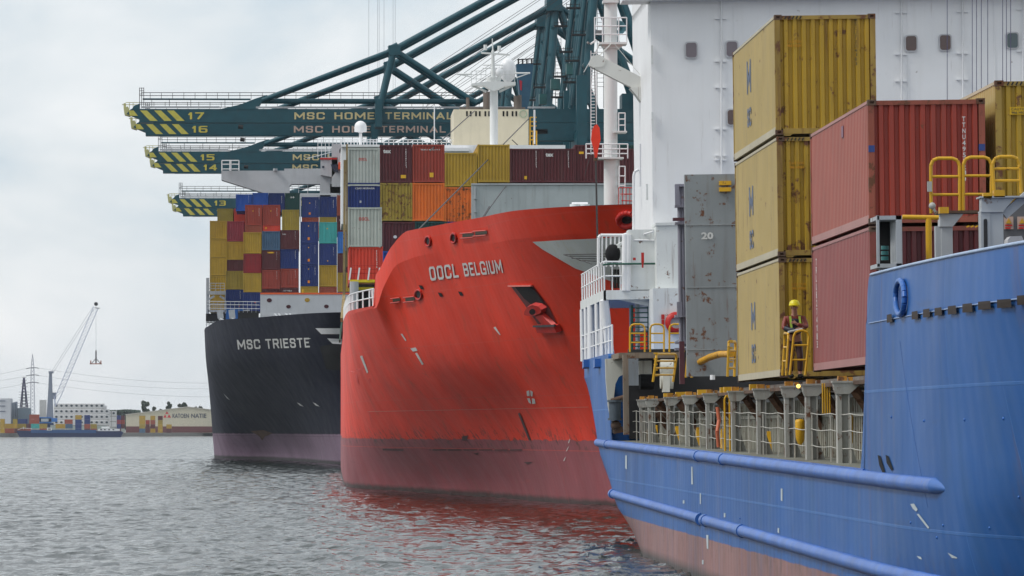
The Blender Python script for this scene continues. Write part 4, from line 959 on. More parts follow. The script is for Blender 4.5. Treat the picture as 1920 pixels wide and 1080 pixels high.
for k, px in enumerate((1581,1522,1481,1428,1380,1332,1293,1258,1222,1206)):
    s0 = 10.75; D = F*s0/(px-VX)
    wide = k in (0, 1, 3, 6)
    w_ = .25 if k < 2 else .22; zt = 4.98; mb = MB(); d0 = dk(D)
    mb.box((s0-w_*.5, D-.12, d0), (s0-w_*.5+.09, D+.22, zt-.25)); mb.box((s0+w_*.5-.03, D-.12, d0), (s0+w_*.5, D+.22, zt-.25))
    mb.box((s0-w_*.5+.09, D+.0, d0), (s0+w_*.5-.03, D+.05, zt-.25))
    mb.prism([(s0-w_*.5-.02, zt-.25),(s0+w_*.5, zt-.25),(s0+w_*.5+.26, zt-.02),(s0-w_*.5-.08, zt-.02),(s0-w_*.5-.06, zt-.16)], D-.14, D+.12)
    mb.box((s0-w_*.5-.10, D-.16, zt-.02), (s0+w_*.5+.75, D+.16, zt+.02))
    mb.prism([(s0+w_*.5, d0),(s0+w_*.5+.16, d0),(s0+w_*.5, d0+.5)], D-.02, D+.06)
    o = mb.build('container_stanchion', stp, B_)
    mb = MB(); mb.box((s0-.10, D-.12, zt+.02), (s0+.08, D+.1, zt+.12)); mb.box((s0+.12, D-.08, zt+.02), (s0+.20, D+.1, zt+.10)); mb.build('twistlock', paint('twistlock_orange', (.45,.2,.02), .6, .25, 1.1, .4), o)
    mb = MB(); mb.beam((s0+.25, D+.1, zt-.15), (11.7, D+1.6, zt-.95), .14, .16); mb.beam((s0+.3, D+.8, zt-.1), (11.9, D+3.4, zt-1.1), .10, .14); mb.build('brace', paint('rusty_brace', (.26,.13,.08), .75, .3, 1.1, .5), o)
mb = MB(); mb.box((10.95, 96, 4.92), (11.5, 171, 5.0)); mb.build('support_beam', rusty, B_)
mb = MB()
for D in np.arange(92.5, 169, 3.93):
    z0 = dk(D); mb.box((10.72, D, z0), (10.75, D+.04, z0+1.03))
for hh in (.33, .68, 1.02):
    P = []
    for i, D in enumerate(np.arange(91.4, 169, .98)): P.append((10.72+.0, D, dk(D)+hh-(.03*math.sin(math.pi*((D-92.5)/3.93 % 1)))))
    mb.path(P, .010, 5)
mb.build('side_railing', plain('railing_pale', (.50,.48,.42)), B_)
mb = MB(); mb.add([(10.06,91.3,dk(91.3)+.012),(11.74,91.3,dk(91.3)+.012),(11.74,169.4,dk(169.4)+.012),(10.06,169.4,dk(169.4)+.012)], [(0,1,2,3)]); mb.build('side_deck', paint('side_deck_paint', (.16,.17,.14), .7, .3, .9, .5), B_)
mb = MB()
for D in np.arange(91.2, 169.4, 3.0): mb.beam((10.01,D,dk(D)+.0),(10.01,min(D+3.0,169.5),dk(min(D+3.0,169.5))+.0),.09,.07)
mb.build('gunwale_bar', frm, B_)
# gear in the passage
for px, zt, c in ((1590,.75,'bottle'),(1500,.62,'b2'),(1490,.35,'b3')):
    D = F*11.2/(px-VX); mb = MB()
    z0 = dk(D)+.25; mb.lathe((11.2,D,z0+zt), (11.2,D,z0), [(0,.02),(.02,.1),(.08,.12),(zt*.8,.10),(zt,.02)], 12); mb.build('gas_bottle', yel, B_)
for px in (1540,1452,1365,1318,1278,1238,1196):
    D = F*11.3/(px-VX); z0 = dk(D); mb = MB(); mb.prismx([(D-.35,z0),(D+.3,z0),(D+.05,z0+.5),(D-.1,z0+.55)], 11.1, 11.2); mb.build('lashing_wedge', yel, B_)
D = F*10.9/(1381-VX); mb = MB()
for dx in (0, .13): mb.path([(10.6+dx,D,dk(D)),(10.6+dx,D,dk(D)+1.35),(10.65+dx,D,dk(D)+1.45),(10.72+dx,D,dk(D)+1.38)], .028, 7)
mb.build('yellow_ladder', yel, B_)
mb = MB(); D = F*10.9/(1367-VX); mb.path([(10.62,D,dk(D)+.1),(10.58,D-.1,dk(D)+.5),(10.64,D,dk(D)+.8),(10.6,D,dk(D)+1.15)], .05, 8); mb.build('orange_hose', plain('faded_orange', (.6,.16,.08)), B_)
mb = MB(); D = F*11.3/(1607-VX); 
for i in range(4): mb.tube((10.9+i*.05,D+3,4.35), (10.9+i*.05,D+3,5.0), .02, 6)
mb.build('yellow_pipe', yel, B_)
m2, N_, L_2, B2 = node_mat('deck_lamp_glow'); B2.inputs['Emission Color'].default_value = (1,.62,.12,1); B2.inputs['Emission Strength'].default_value = 2.2; B2.inputs['Base Color'].default_value = (.8,.5,.1,1)
p = XB(1497,724,110.5); mb = MB(); mb.ball(p, .045, 10, 6); lmp = mb.build('deck_lamp', m2, B_)
# ---- stern quarter: cream plate, winch, drum
cream = paint('cream_paint', (.62,.61,.54), .55, .06, .6, .4, dirt=(.4,.3,.18))
D = 169.4
def PR(mb, pts, D, th): mb.prism([(XB(x,y,D).x, XB(x,y,D).z) for x, y in pts][::-1], D, D+th); return mb
mb = MB(); PR(mb, [(1135,673),(1172,670),(1172,700),(1160,707),(1154,720),(1151,745),(1152,812),(1149,812),(1140,760),(1136,710)], D, .25)
mb.build('fashion_plate', cream, B_)
mb = MB(); PR(mb, [(1146,673),(1168,673),(1168,700),(1156,712),(1152,730),(1152,760),(1148,750)], D+.6, .1); mb.box(XB(1143,812,D+4), XB(1180,680,D+4)+Vector((0,.2,0))); mb.build('inner_bulkhead', cream, B_)
mb = MB(); mb.tube(XB(1153,754,D-2), XB(1153,785,D-2), .20, 14); mb.tube(XB(1153,750,D-2), XB(1153,754,D-2), .26, 14); mb.tube(XB(1153,784,D-2), XB(1153,788,D-2), .24, 14); mb.build('mooring_drum', plain('drum_grey', (.07,.09,.11)), B_)
mb = MB(); mb.ball(XB(1155,798,D-2), .18, 8, 5); mb.beam(XB(1150,808,D-2), XB(1168,805,D-2), .2, .2); mb.tube(XB(1146,752,D-2), XB(1170,745,D-2), .09, 6); mb.build('drum_motor', rusty, B_)
mb = MB(); mb.box(XB(1170,815,164), XB(1178,665,164)+Vector((0,.3,0))); mb.box(XB(1160,672,166), XB(1277,660,166)+Vector((0,6,0))); mb.build('side_platform', paint('platform_brown', (.20,.16,.12), .7, .25, .9, .5), B_)
mb = MB(); mb.box(XB(1171,723,166), XB(1197,672,166)+Vector((0,.3,0))); mb.build('grey_pillar', paint('pillar_grey', (.20,.22,.24), .55, .2, .6), B_)
mb = MB(); mb.box(XB(1199,702,167), XB(1222,676,167)+Vector((0,1,0))); mb.tube(XB(1238,690,165), XB(1262,690,165), .28, 14); mb.tube(XB(1238,712,165), XB(1262,712,165), .3, 14); mb.box(XB(1243,700,164.6), XB(1256,735,164.6)+Vector((0,.6,0))); mb.build('windlass', cream, B_)
mb = MB(); mb.tube(XB(1200,716,167), XB(1226,716,167), .26, 14); mb.build('rope_drum', blk, B_)
mb = MB(); a = XB(1180,800,169.2); mb.box((a.x,169.2,3.7),(28.5,169.5,6.72)); mb.build('dark_bulkhead', dark, B_)
# ---- superstructure
sp0 = XB(1225,430,176)
mb = MB(); x0 = sp0.x; x1 = 39-x0+.2
mb.prism([(x0,3.5),(x1,3.5),(x1,24),(x0,24)], 176, 176.6)
mb.prism([(x0,7.6),(x1,7.6),(x1,24),(x0,24)], 176.6, 186)
for k in range(5):
    xx = x0+2.9+k*3.05; mb.box((xx, 175.975, 7), (xx+.03, 176.0, 24))
tower = mb.build('tower_block', white, B_)
mb = MB(); mb.box((x0-1.0, 175.4, XB(1200,3,176).z), (x1+1.2, 177.2, XB(1200,3,176).z+.3)); mb.box((x0, 177.2, XB(1200,3,176).z), (x1, 186, XB(1200,3,176).z+.3)); mb.box((x0-1.25, 175.4, XB(1200,6,176).z+.3), (x1+1.2, 175.5, XB(1200,6,176).z+1.4)); mb.build('bridge_deck', white, B_)
def rrect(cx, cz, w_, h_, r, y0, y1, mb):
    P = []
    for sx, sz, a0 in ((1,1,0),(-1,1,90),(-1,-1,180),(1,-1,270)):
        for i in range(5): a = rad(a0+i*22.5); P.append((cx+sx*(w_/2-r)+r*math.cos(a), cz+sz*(h_/2-r)+r*math.sin(a)))
    mb.prism(P[::-1], y0, y1)
for px, py, g in ((1296,94,0),(1372,92,0),(1708,81.5,1),(1772,80,1),(1898,76,2),(1374,220,1)):
    c = XB(px, py, 176); mb = MB(); rrect(c.x, c.z, .46, .60, .11, 175.93, 175.985, mb); wn = mb.build('window', plain('window_frame_grey', (.50,.50,.52)), B_)
    mb = MB(); rrect(c.x, c.z, .37, .51, .09, 175.92, 175.94, mb)
    mb.build('pane', plain(('pane_mauve','pane_brown','pane_green')[g], ((.13,.10,.12),(.07,.03,.025),(.05,.08,.09))[g], .1, 0, .8), wn)
mb = MB()
for px, ys in ((1352,(35,115,164,242,292,300)),(1690,(24,102,152)),(1805,(22,100,149)),(1918,(18,96))):
    a = XB(px, 0, 175.9); mb.tube(XB(px,-60,175.92), XB(px+1,430,175.92), .03, 6)
    for y in ys:
        for dx in (-8,6): q = XB(px+dx, y, 175.95); mb.box((q.x-.07, 175.9, q.z-.02), (q.x+.07, 175.99, q.z+.02))
mb.build('conduit', white, tower)
mb = MB()
for px in (1776,1823,1831,1840,1852,1880,1887,1895): mb.tube(XB(px,-60,150+(px%7)), XB(px,190,150+(px%7)), .013, 4)
mb.build('stay_wire', plain('stay_violet', (.09,.08,.16)), B_)
mb = MB()
for y0, y1, px in ((85,120,1221),(210,245,1222),(345,375,1212)): mb.box(XB(px,y1,175.9), XB(px+3,y0,175.9)+Vector((0,.05,0)))
mb.build('wall_vent', whiteD, tower)
mb = MB(); a = XB(1232,545,174); b = XB(1272,417,174); mb.box((a.x,174,a.z),(b.x,176,b.z)); mb.box((a.x-.02,173.95,b.z-.1),(b.x,176.1,b.z)); 
a = XB(1180,545,175); b = XB(1234,430,175); mb.box((a.x,175,a.z),(b.x,176.2,b.z))
a = XB(1226,668,173); b = XB(1275,540,173); mb.box((a.x,173,a.z),(b.x,175.9,b.z)); lowh = mb.build('lower_deckhouse', whiteD, B_)
mb = MB()
for x,y,w_,h_ in ((1205,483,5,19),(1205,497,3,10),(1243,594,6,9),(1243,604,5,10)): mb.box(XB(x-w_/2,y+h_/2,172.9), XB(x+w_/2,y-h_/2,172.9)+Vector((0,.05,0)))
mb.box(XB(1187,488,172.9), XB(1192,483,172.9)+Vector((0,.05,0))); mb.build('fire_box', redP, lowh)
mb = MB(); c = XB(1268,605,172.8); mb.lathe(c, c+Vector((0,.2,0)), [(0,.2),(0,.36),(.12,.38),(.2,.36)], 20); mb.build('hose_reel', redP, lowh)
# wing platform
mb = MB(); a = XB(1132,562,175); sl = a.z; mb.box((a.x,175,sl),(XB(1253,562,175).x,175.12,sl+.33)); mb.box((a.x,175.12,sl+.05),(XB(1253,562,175).x,190,sl+.28)); mb.box((a.x-.02,175,sl),(a.x+.08,190,sl+.33))
mb.prism([(XB(x,y,175.3).x, XB(x,y,175.3).z) for x,y in ((1150,560),(1232,560),(1232,578))][::-1], 175.3, 175.5)
plat = mb.build('wing_platform', whiteD, B_)
mb = MB(); s0 = a.x+.03
for D in (189.5,186.8,183.5,179.6,176.5): mb = MB(); mb.tube((s0,D,6.6), (s0,D,sl), .10 if D != 183.5 else .15, 8); mb.build('platform_pillar', white, plat)
mb = MB(); mb.tube((s0+.2,175.6,6.6), (s0,175.2,sl), .16, 10); mb.build('platform_pillar', white, plat)
mb = MB(); mb.tube((s0+1.2,176,6.6),(s0+1.2,176,sl),.08,8); mb.build('platform_pillar', white, plat)
mb = MB()
for hh in (.5,1.0): mb.path([(s0,189.8,sl+.33+hh),(s0,175.05,sl+.33+hh),(XB(1200,562,175).x,175.05,sl+.33+hh*.98)], .03, 6)
for D in np.arange(175.05,190,1.6): mb.tube((s0,D,sl+.3),(s0,D,sl+1.33), .03, 6)
for i in range(9): x = s0+i*.28; mb.tube((x,175.05,sl+.3),(x,175.05,sl+1.33), .02, 5)
for hh in (.45,.95): mb.path([(s0-.02,189.8,6.6+hh),(s0-.02,170.5,6.6+hh)], .03, 6)
for D in np.arange(170.5,190,1.9): mb.tube((s0-.02,D,6.6),(s0-.02,D,7.6), .035, 6)
# raised gate rail and davit posts
for hh in (0,): mb.path([XB(1122,500,177), XB(1122,446,177), XB(1126,441,177), XB(1168,441,177), XB(1182,437,176), XB(1227,437,176)], .055, 8)
for x in (1129,1137,1145,1153,1161): mb.tube(XB(x,441,177), XB(x,500,177), .03, 6)
for x in (1172,1178): mb.tube(XB(x,440,175), XB(x-1,545,175), .11, 10)
mb.path([XB(1188,450,175),XB(1226,451,175)], .03, 6); mb.path([XB(1225,434,174),XB(1198,442,175.6)], .03, 6)
mb.path([XB(1188,432,176),XB(1188,330,176),XB(1190,322,176),XB(1197,318,176)], .05, 6); mb.tube(XB(1200,350,176), XB(1200,270,176), .04, 6)
mb.build('platform_railing', white, plat)
mb = MB(); mb.path([XB(1130,497,174.8), XB(1140,495,174.8), XB(1272,494,174.8)], .035, 6); mb.build('green_handrail', plain('deep_green', (.02,.09,.06)), plat)
mb = MB()
for x in (1146,1152,1158): mb.box(XB(x,540,176), XB(x+4,505,176)+Vector((0,.3,0)))
mb.ball(XB(1149,476,176), .27, 12, 8, 1.3); mb.build('black_fender', blk, plat)
mb = MB(); mb.box(XB(1154,490,176), XB(1167,463,176)+Vector((0,.6,0))); mb.box(XB(1158,465,175.8), XB(1163,458,175.8)+Vector((0,.4,0))); mb.tube(XB(1150,463,176), XB(1170,452,176), .03, 5); mb.tube(XB(1150,468,176), XB(1168,456,176), .03, 5); mb.build('rescue_davit_base', whiteD, plat)
mb = MB(); grn = plain('stair_green', (.015,.10,.075))
for x in (1185,1216): mb.tube(XB(x,660,175.7), XB(x,572,175.7), .045, 7)
for y in range(577,662,9): mb.box(XB(1187,y+1.5,175.6), XB(1219,y-1.0,175.6)+Vector((0,.2,0)))
mb.build('green_stair', grn, B_)
mb = MB(); mb.box(XB(1181,660,175.9), XB(1184,572,175.9)+Vector((0,.1,0))); mb.box(XB(1219,660,175.9), XB(1226,576,175.9)+Vector((0,.1,0))); mb.build('stair_post', plain('stair_pale_blue', (.30,.42,.5)), B_)
def hoop(mb, x0, x1, yt, yb, D, r=.035, mids=(.33,.66), D2=None, lean=0):
    D2 = D2 or D; a = XB(x0,yb,D); b = XB(x1,yb,D2); at = XB(x0+lean,yt,D); bt = XB(x1+lean,yt,D2); c = .14
    u = (bt-at); ul = u.length; u.normalize()
    mb.path([a, at-Vector((0,0,c)), at+u*c*.3-Vector((0,0,c*.3)), at+u*c, bt-u*c, bt-u*c*.3-Vector((0,0,c*.3)), bt-Vector((0,0,c)), b], r, 7)
    for m_ in mids: mb.tube(a.lerp(at,1-m_), b.lerp(bt,1-m_), r*.8, 6)
for x0, x1 in ((1181,1209),(1219,1245),(1255,1282)):
    mb = MB(); hoop(mb, x0, x1, 608, 660, 165, .032); mb.build('yellow_hoop_rail', yel, B_)
for x0, x1, yt, yb, D, ln in ((1224,1262,664,716,159,6),(1286,1297,655,708,152,3),(1364,1377,641,706,140,2)):
    mb = MB(); hoop(mb, x0, x1, yt, yb, D, .04, (.25,.5,.75), D+2.5, ln)
    for m_ in range(5): q = XB(x0+2, yt+(yb-yt)*m_/5, D); mb.box(q, q+Vector((.12,.06,.05)))
    mb.build('yellow_hoop_rail', yel, B_)
mb = MB(); mb.path([XB(1296,687,151),XB(1330,670,149),XB(1350,664,147),XB(1372,664,142)], .10, 6); mb.build('yellow_beam', paint('yellow_rusty', (.6,.30,.01), .6, .2, .9, .4), B_)
mb = MB(); mb.tube(XB(1336,712,140), XB(1336,703,140), .07, 8); mb.build('vent_cap', white, B_)
for i, px in enumerate((1180,1205,1240,1262,1303,1345,1352,1400)):
    D = F*11.1/(px-VX); q = Vector((11.2, D, 5.02)); mb = MB(); mb.box(q, q+Vector((.3,.3,.15))); mb.box(q+Vector((.35,0,0)), q+Vector((.5,.25,.1))); mb.build('twistlock', yel, B_)
# grey end panel with its worn number
D = 150; mb = MB(); a = XB(1284,706,D); b = XB(1385,326,D); a.x = XB(1286,500,D).x
mb.box((a.x,D,a.z),(b.x+3,D+.3,b.z)); 
gp = paint('end_panel_grey', (.235,.255,.262), .55, .12, .75, .40, dirt=(.12,.10,.09))
pn = mb.build('end_panel', gp, B_)
mb = MB()
for y in (423,540,657): q = XB(1284,y,D); mb.box((a.x,D-.02,q.z),(b.x+3,D,q.z+.03))
mb.build('panel_seam', greyP, pn)
mb = MB(); q = XB(1315,448,D-.03); mb.text('20', q, (1,0,0), (0,0,1), .20, .36, .04); mb.build('panel_number', lett, pn)
mb = MB()
for y in (343,355): mb.box(XB(1349,y+4,D-.15), XB(1371,y-4,D-.15)+Vector((0,.15,0)))
mb.build('panel_latch', yel, pn)
mb = MB()
for x, r in ((1273,.06),(1279,.045),(1285,.05)): mb.tube(XB(x+4,650,152), XB(x,345,152), r, 8)
for y in (345,384,416,590,640,652): mb.box(XB(1266,y+5,151.8), XB(1290,y,151.8)+Vector((0,.3,0)))
mb.box(XB(1266,385,151.6), XB(1273,346,151.6)+Vector((0,.1,0))); mb.box(XB(1270,595,151.5), XB(1279,566,151.5)+Vector((0,.2,0)))
mb.build('pipe_run', paint('pipe_grey', (.26,.25,.30), .5, .1, .5), B_)
mb = MB(); mb.box(XB(1275,720,151.5), XB(1283,640,151.5)+Vector((0,.2,0))); mb.box(XB(1262,414,151.4), XB(1285,408,151.4)+Vector((0,.2,0))); mb.build('pipe_clamp', plain('clamp_maroon', (.12,.04,.05)), B_)
# stores crane on the tower's side
cx = paint('crane_white', (.66,.66,.63), .5, .06, .45, .3, dirt=(.45,.4,.3))
mb = MB(); D = 182
mb.beam(XB(1206,162,D), XB(1118,117,D), .5, .5, (0,0,1)); mb.prism([(XB(x,y,D).x, XB(x,y,D).z) for x,y in ((1104,118),(1110,106),(1122,103),(1136,112),(1130,126),(1112,128),(1105,124))][::-1], D-.28, D+.28)
mb.prism([(XB(x,y,D).x, XB(x,y,D).z) for x,y in ((1180,166),(1205,163),(1205,198),(1192,180))][::-1], D-.4, D+.4)
mb.tube(XB(1114,114,D), XB(1148,80,D), .02, 5); mb.tube(XB(1150,80,D), XB(1205,146,D), .015, 4); mb.build('stores_crane', cx, B_)
D = 181.7
hk = thing('hook_block', 'red hook block on a wire from the white stores crane arm beside the foremast', 'hook', tuple(XB(1117,284,D)), heeled=True)
mb = MB(); P = ((1114,236),(1119,233),(1124,240),(1126,262),(1122,278),(1119,296),(1115,296),(1112,276),(1108,262),(1110,244))
mb.prism([(XB(x,y,D).x, XB(x,y,D).z) for x,y in P][::-1], D-.1, D+.1); mb.build('block', plain('hook_orange_red', (.72,.035,.01), .45), hk)
mb = MB(); mb.tube(XB(1117,236,D), XB(1115,128,D), .018, 5); mb.tube(XB(1115,262,D), XB(1096,330,D-.5), .012, 4); mb.tube(XB(1117,296,D), XB(1121,492,D), .035, 6); mb.build('wire', rope, hk)
mb = MB(); mb.tube(XB(1117,290,D), XB(1117,302,D), .08, 8); mb.build('swivel', rusty, hk)
# ---- forecastle fittings over the bulwark
D = 96
mb = MB(); 
mb.box(XB(1645,412,D), XB(1690,404,D)+Vector((0,1.2,0))); mb.box(XB(1645,500,D), XB(1648.5,404,D)+Vector((0,.12,0))); mb.box(XB(1681,500,D), XB(1691,404,D)+Vector((0,1.2,0))); mb.box(XB(1645,502,D), XB(1691,494,D)+Vector((0,1.2,0)))
mb.tube(XB(1655,520,D+.4), XB(1655,500,D+.4), .07, 8); mb.tube(XB(1664,520,D+.4), XB(1664,500,D+.4), .07, 8)
fr = mb.build('lamp_housing', greyL, B_)
mb = MB(); mb.box(XB(1648,495,D+1), XB(1682,411,D+1)+Vector((0,.1,0))); mb.build('housing_inside', blk, fr)
mb = MB(); c = XB(1659,490,D+.5)
for y in (488,478,468): mb.tube(XB(1659,y,D+.5), XB(1659,y-7,D+.5), .075, 12)
mb.build('signal_lamp', plain('lamp_green_glass', (.02,.12,.12), .15), fr)
D = 97; mb = MB(); mb.tube(XB(1692,407,D), XB(1760,408,D), .045, 8); mb.build('yellow_rail', yel, B_)
mb = MB(); mb.tube(XB(1742,500,D), XB(1741,410,D), .062, 10); mb.build('yellow_post', yel, B_)
D = 98
mb = MB(); mb.box(XB(1766,500,D), XB(1786,424,D)+Vector((0,.25,0))); mb.box(XB(1755,500,D+.1), XB(1766,424,D+.1)+Vector((0,.2,0)))
mb.prism([(XB(x,y,D).x, XB(x,y,D).z) for x,y in ((1762,401),(1806,401),(1786,425),(1762,425))][::-1], D-.05, D+.3); mb.build('container_stanchion', greyL, B_)
mb = MB(); mb.box(XB(1758,400,D-.1), XB(1842,394,D-.1)+Vector((0,.6,0))); mb.build('walkway_edge', rusty, B_)
D = 95
mb = MB(); mb.box(XB(1840,480,D), XB(1856,396,D)+Vector((0,.35,0))); mb.box(XB(1856.5,480,D+.02), XB(1881,396,D+.02)+Vector((0,.3,0)))
mb.box(XB(1839,398,D-.03), XB(1882,395,D-.03)+Vector((0,.4,0)))
mb.prism([(XB(x,y,D).x, XB(x,y,D).z) for x,y in ((1840,372),(1905,368),(1881,396),(1840,396))][::-1], D-.02, D+.3)
mb.box(XB(1838,371,D-.1), XB(1990,366,D-.1)+Vector((0,.6,0))); mb.beam(XB(1882,404,D+.2), XB(1930,362,D+.2), .2, .16); st = mb.build('container_stanchion', greyL, B_)
mb = MB(); rrect(XB(1848,440,D).x, XB(1848,440,D).z, .07, .6, .03, D-.012, D-.003, mb); mb.build('slot', dark, st)
mb = MB(); mb.box(XB(1880,500,D+2), XB(1990,380,D+2)+Vector((0,.3,0))); wl = mb.build('store_wall', paint('store_grey', (.12,.12,.125), .6, .1, .3), B_)
wmat = plain('sign_ground', (.5,.36,.30)); smat = plain('sign_yellow', (.55,.3,.02))
for x in (1883,1908):
    mb = MB(); mb.box(XB(x,430,D+1.97), XB(x+17,406,D+1.97)+Vector((0,.03,0))); sg = mb.build('warning_sign', wmat, wl)
    mb = MB(); mb.prism([(XB(a,b,D).x*(D+1.95)/D, XB(a,b,D+1.95).z) for a,b in ((x+3,419),(x+14,419),(x+8.5,409))], D+1.94, D+1.965); mb.build('warning_triangle', smat, sg)
    mb = MB(); mb.box(XB(x+2,424,D+1.95), XB(x+15,421,D+1.95)+Vector((0,.015,0))); mb.box(XB(x+2,429,D+1.95), XB(x+12,426,D+1.95)+Vector((0,.015,0))); mb.build('warning_text_band', redP, sg)
mb = MB(); c = XB(1901,470,D+1); mb.prism([(XB(x,y,D+1).x, XB(x,y,D+1).z) for x,y in ((1885,480),(1887,450),(1892,444),(1913,443),(1917,452),(1919,480))][::-1], D+.8, D+1.3); mb.build('vent_cowl', plain('cowl_white', (.5,.5,.52)), B_)
for x0, x1, yt, yb, ln in ((1746,1800,297,400,-1),(1806,1859,295,400,0),(1864,1915,294,362,-3)):
    mb = MB(); hoop(mb, x0, x1, yt, yb, 98.5 if x0 < 1860 else 95.5, .036, (.33,.66), None, ln); mb.build('yellow_hoop_rail', yel, B_)
for x0, y0, x1, y1 in ((1762,400,1779,388),(1844,371,1860,362),(1864,370,1884,356)):
    mb = MB(); mb.box(XB(x0,y0,97.6 if x0 < 1800 else 94.9), XB(x1,y1,97.6 if x0 < 1800 else 94.9)+Vector((0,.2,0))); mb.build('twistlock', yel, B_)
mb = MB(); q = XB(1748,386,98.4); mb.ball(q, .07, 8, 6); mb.box(q+Vector((-.09,0,.28)), q+Vector((.0,.05,.48))); mb.beam(q, q+Vector((.12,0,-.25)), .05, .05); mb.build('rail_lamp', plain('lamp_grey_light', (.4,.4,.38)), B_)
mb = MB()
for i in range(5): q = XB(1812+i*8, 426, 103); mb.beam(q, q+Vector((.06,0,.03)), .01, .03)
mb.build('hazard_stripe', yel, B_)
# ---- cargo on the blue ship
BKG = 'containers stacked on the blue ship'
def bcont(px, py, D, h, c, label, rust, style='rib'):
    q = XB(px, py, D); q.z -= h
    me = near_mesh(h); o = thing('shipping_container', label, 'container', q, BKG, True)
    for nm, src in me.items():
        ch = bpy.data.objects.new(nm, src); COL.objects.link(ch); ch.parent = o; ORG[ch.name] = ORG[o.name]
        ch.material_slots[0].link = 'OBJECT'
        ch.material_slots[0].material = {'side_wall': sides[c], 'end_wall': cmat(c, rust), 'frame': frames[c], 'rear_frame': frames[c], 'corner_casting': rusty, 'bottom_rail': rails[c]}[nm.split('.')[0]]
    return o
sides = dict(yellow=paint('container_side_lit_yellow', (.42,.31,.11), .45, .07, .42, .45, spec=.5, dirt=(.30,.24,.14)), red=paint('container_side_lit_red', (.34,.09,.062), .42, .08, .15, .25, spec=.5, dirt=(.22,.09,.08)),  # side walls paler than the ends: the lit side is painted in
             maroon=paint('container_side_lit_maroon', (.26,.062,.055), .42, .1, .25, .3, spec=.5, dirt=(.2,.08,.08)))
frames = dict(yellow=paint('container_frame_yellow', (.33,.22,.05), .6, .2, 1.0, .4, dirt=RUST), red=paint('container_frame_red', (.30,.08,.05), .6, .2, 1.1, .4, dirt=RUST), maroon=paint('container_frame_maroon', (.2,.05,.04), .6, .2, 1.1, .4, dirt=RUST))
rails = dict(yellow=paint('rail_pale_yellow', (.47,.42,.30), .55, .08, .3, .2), red=paint('rail_pale_red', (.40,.20,.18), .55, .08, .3, .2), maroon=paint('rail_pale_maroon', (.36,.16,.15), .55, .08, .3, .2))
_nm = {}
def near_mesh(h, L_=12.19):
    if h in _nm: return _nm[h]
    R_ = {}; p = .13
    def fin(mb, name):
        o = mb.build(name, white); R_[name] = o.data; bpy.data.objects.remove(o)
    mb = MB()
    for x in (0, CW-p): mb.box((x, 0, .118), (x+p, .12, h-.118))
    mb.box((.178, .012, h-.115), (CW-.178, .12, h-.02)); mb.box((.178, .012, .02), (CW-.178, .10, .15));     mb.prism([(.178,.02),(.42,.02),(.34,-.03),(.20,-.03)][::-1], .02, .1)
    fin(mb, 'frame')
    mb = MB()
    for x in (0, CW-p): mb.box((x, L_-.15, .118), (x+p, L_, h-.118))
    mb.box((.13, L_-.12, .02), (CW-.13, L_-.012, .15)); mb.box((.13, L_-.12, h-.12), (CW-.13, L_-.012, h-.012)); fin(mb, 'rear_frame')
    mb = MB(); zs = []; n = 10; pit = (CW-2*p)/n
    for i in range(n):
        for dx, dy in ((0,.095),(.34,.095),(.47,.03),(.87,.03)): zs.append((p+(i+dx)*pit, dy))
    zs.append((CW-p,.095)); v = [(x,y,z) for x,y in zs for z in (.15,h-.115)]
    mb.add(v, [(2*i,2*i+2,2*i+3,2*i+1) for i in range(len(zs)-1)]); fin(mb, 'end_wall')
    mb = MB()
    for sx in (0,1):
        zs = []; n = 40; q = (L_-.30)/n
        for i in range(n):
            for dy, dx in ((0,.012),(.26,.012),(.5,.048),(.76,.048)): zs.append((dx,.15+(i+dy)*q))
        zs.append((.012,L_-.15)); v = [((x if sx == 0 else CW-x),y,z) for x,y in zs for z in (.20,h-.07)]
        fc = [(2*i,2*i+1,2*i+3,2*i+2) for i in range(len(zs)-1)]; mb.add(v, fc if sx == 0 else [f[::-1] for f in fc])
    mb.box((.1,L_-.1,.14),(CW-.1,L_-.05,h-.1))
    mb.add([(.03,.1,h-.03),(CW-.03,.1,h-.03),(CW-.03,L_-.1,h-.03),(.03,L_-.1,h-.03)], [(0,1,2,3)]); fin(mb, 'side_wall')
    mb = MB()
    for x0 in (0.002, CW-.06): mb.box((x0,.16,.03),(x0+.058,L_-.16,.195)); mb.box((x0,.16,h-.075),(x0+.058,L_-.16,h-.012))
    mb.add([(.04,.1,.1),(CW-.04,.1,.1),(CW-.04,L_-.1,.1),(.04,L_-.1,.1)], [(3,2,1,0)]); fin(mb, 'bottom_rail')
    mb = MB()
    for x in (-.004, CW-.174):
        for y in (-.006, L_-.172):
            for z in (-.002, h-.116):
                # casting as a ring of bars round its dark hole
                mb.box((x,y,z),(x+.045,y+.178,z+.118)); mb.box((x+.133,y,z),(x+.178,y+.178,z+.118)); mb.box((x+.045,y,z),(x+.133,y+.178,z+.035)); mb.box((x+.045,y,z+.083),(x+.133,y+.178,z+.118)); mb.box((x+.045,y+.05,z+.035),(x+.133,y+.12,z+.083))
    fin(mb, 'corner_casting')
    _nm[h] = R_; return R_
def side_text(o, words, y, z, h, wid, mat, name='lettering'):
    p = ORG[o.name]; mb = MB(); mb.text(words, (p.x+.008, p.y+y, p.z+z), (0,-1,0), (0,0,1), h, wid, .06); return mb.build(name, mat, o)
blet = plain('faded_blue_lettering', (.085,.12,.20)); yd = plain('dark_small_lettering', (.12,.09,.03))
Dy = 121.2
ytop = bcont(1452,28,Dy,H,'yellow','topmost yellow container of the near stack, above the other two',.7)
ymid = bcont(1456.5,256,Dy,H,'yellow','middle yellow container in the near stack of three, streaked with rust',1.0)
ylow = bcont(1460.5,483,Dy,H,'yellow','lowest yellow container behind the worker in the near stack of three',.8)
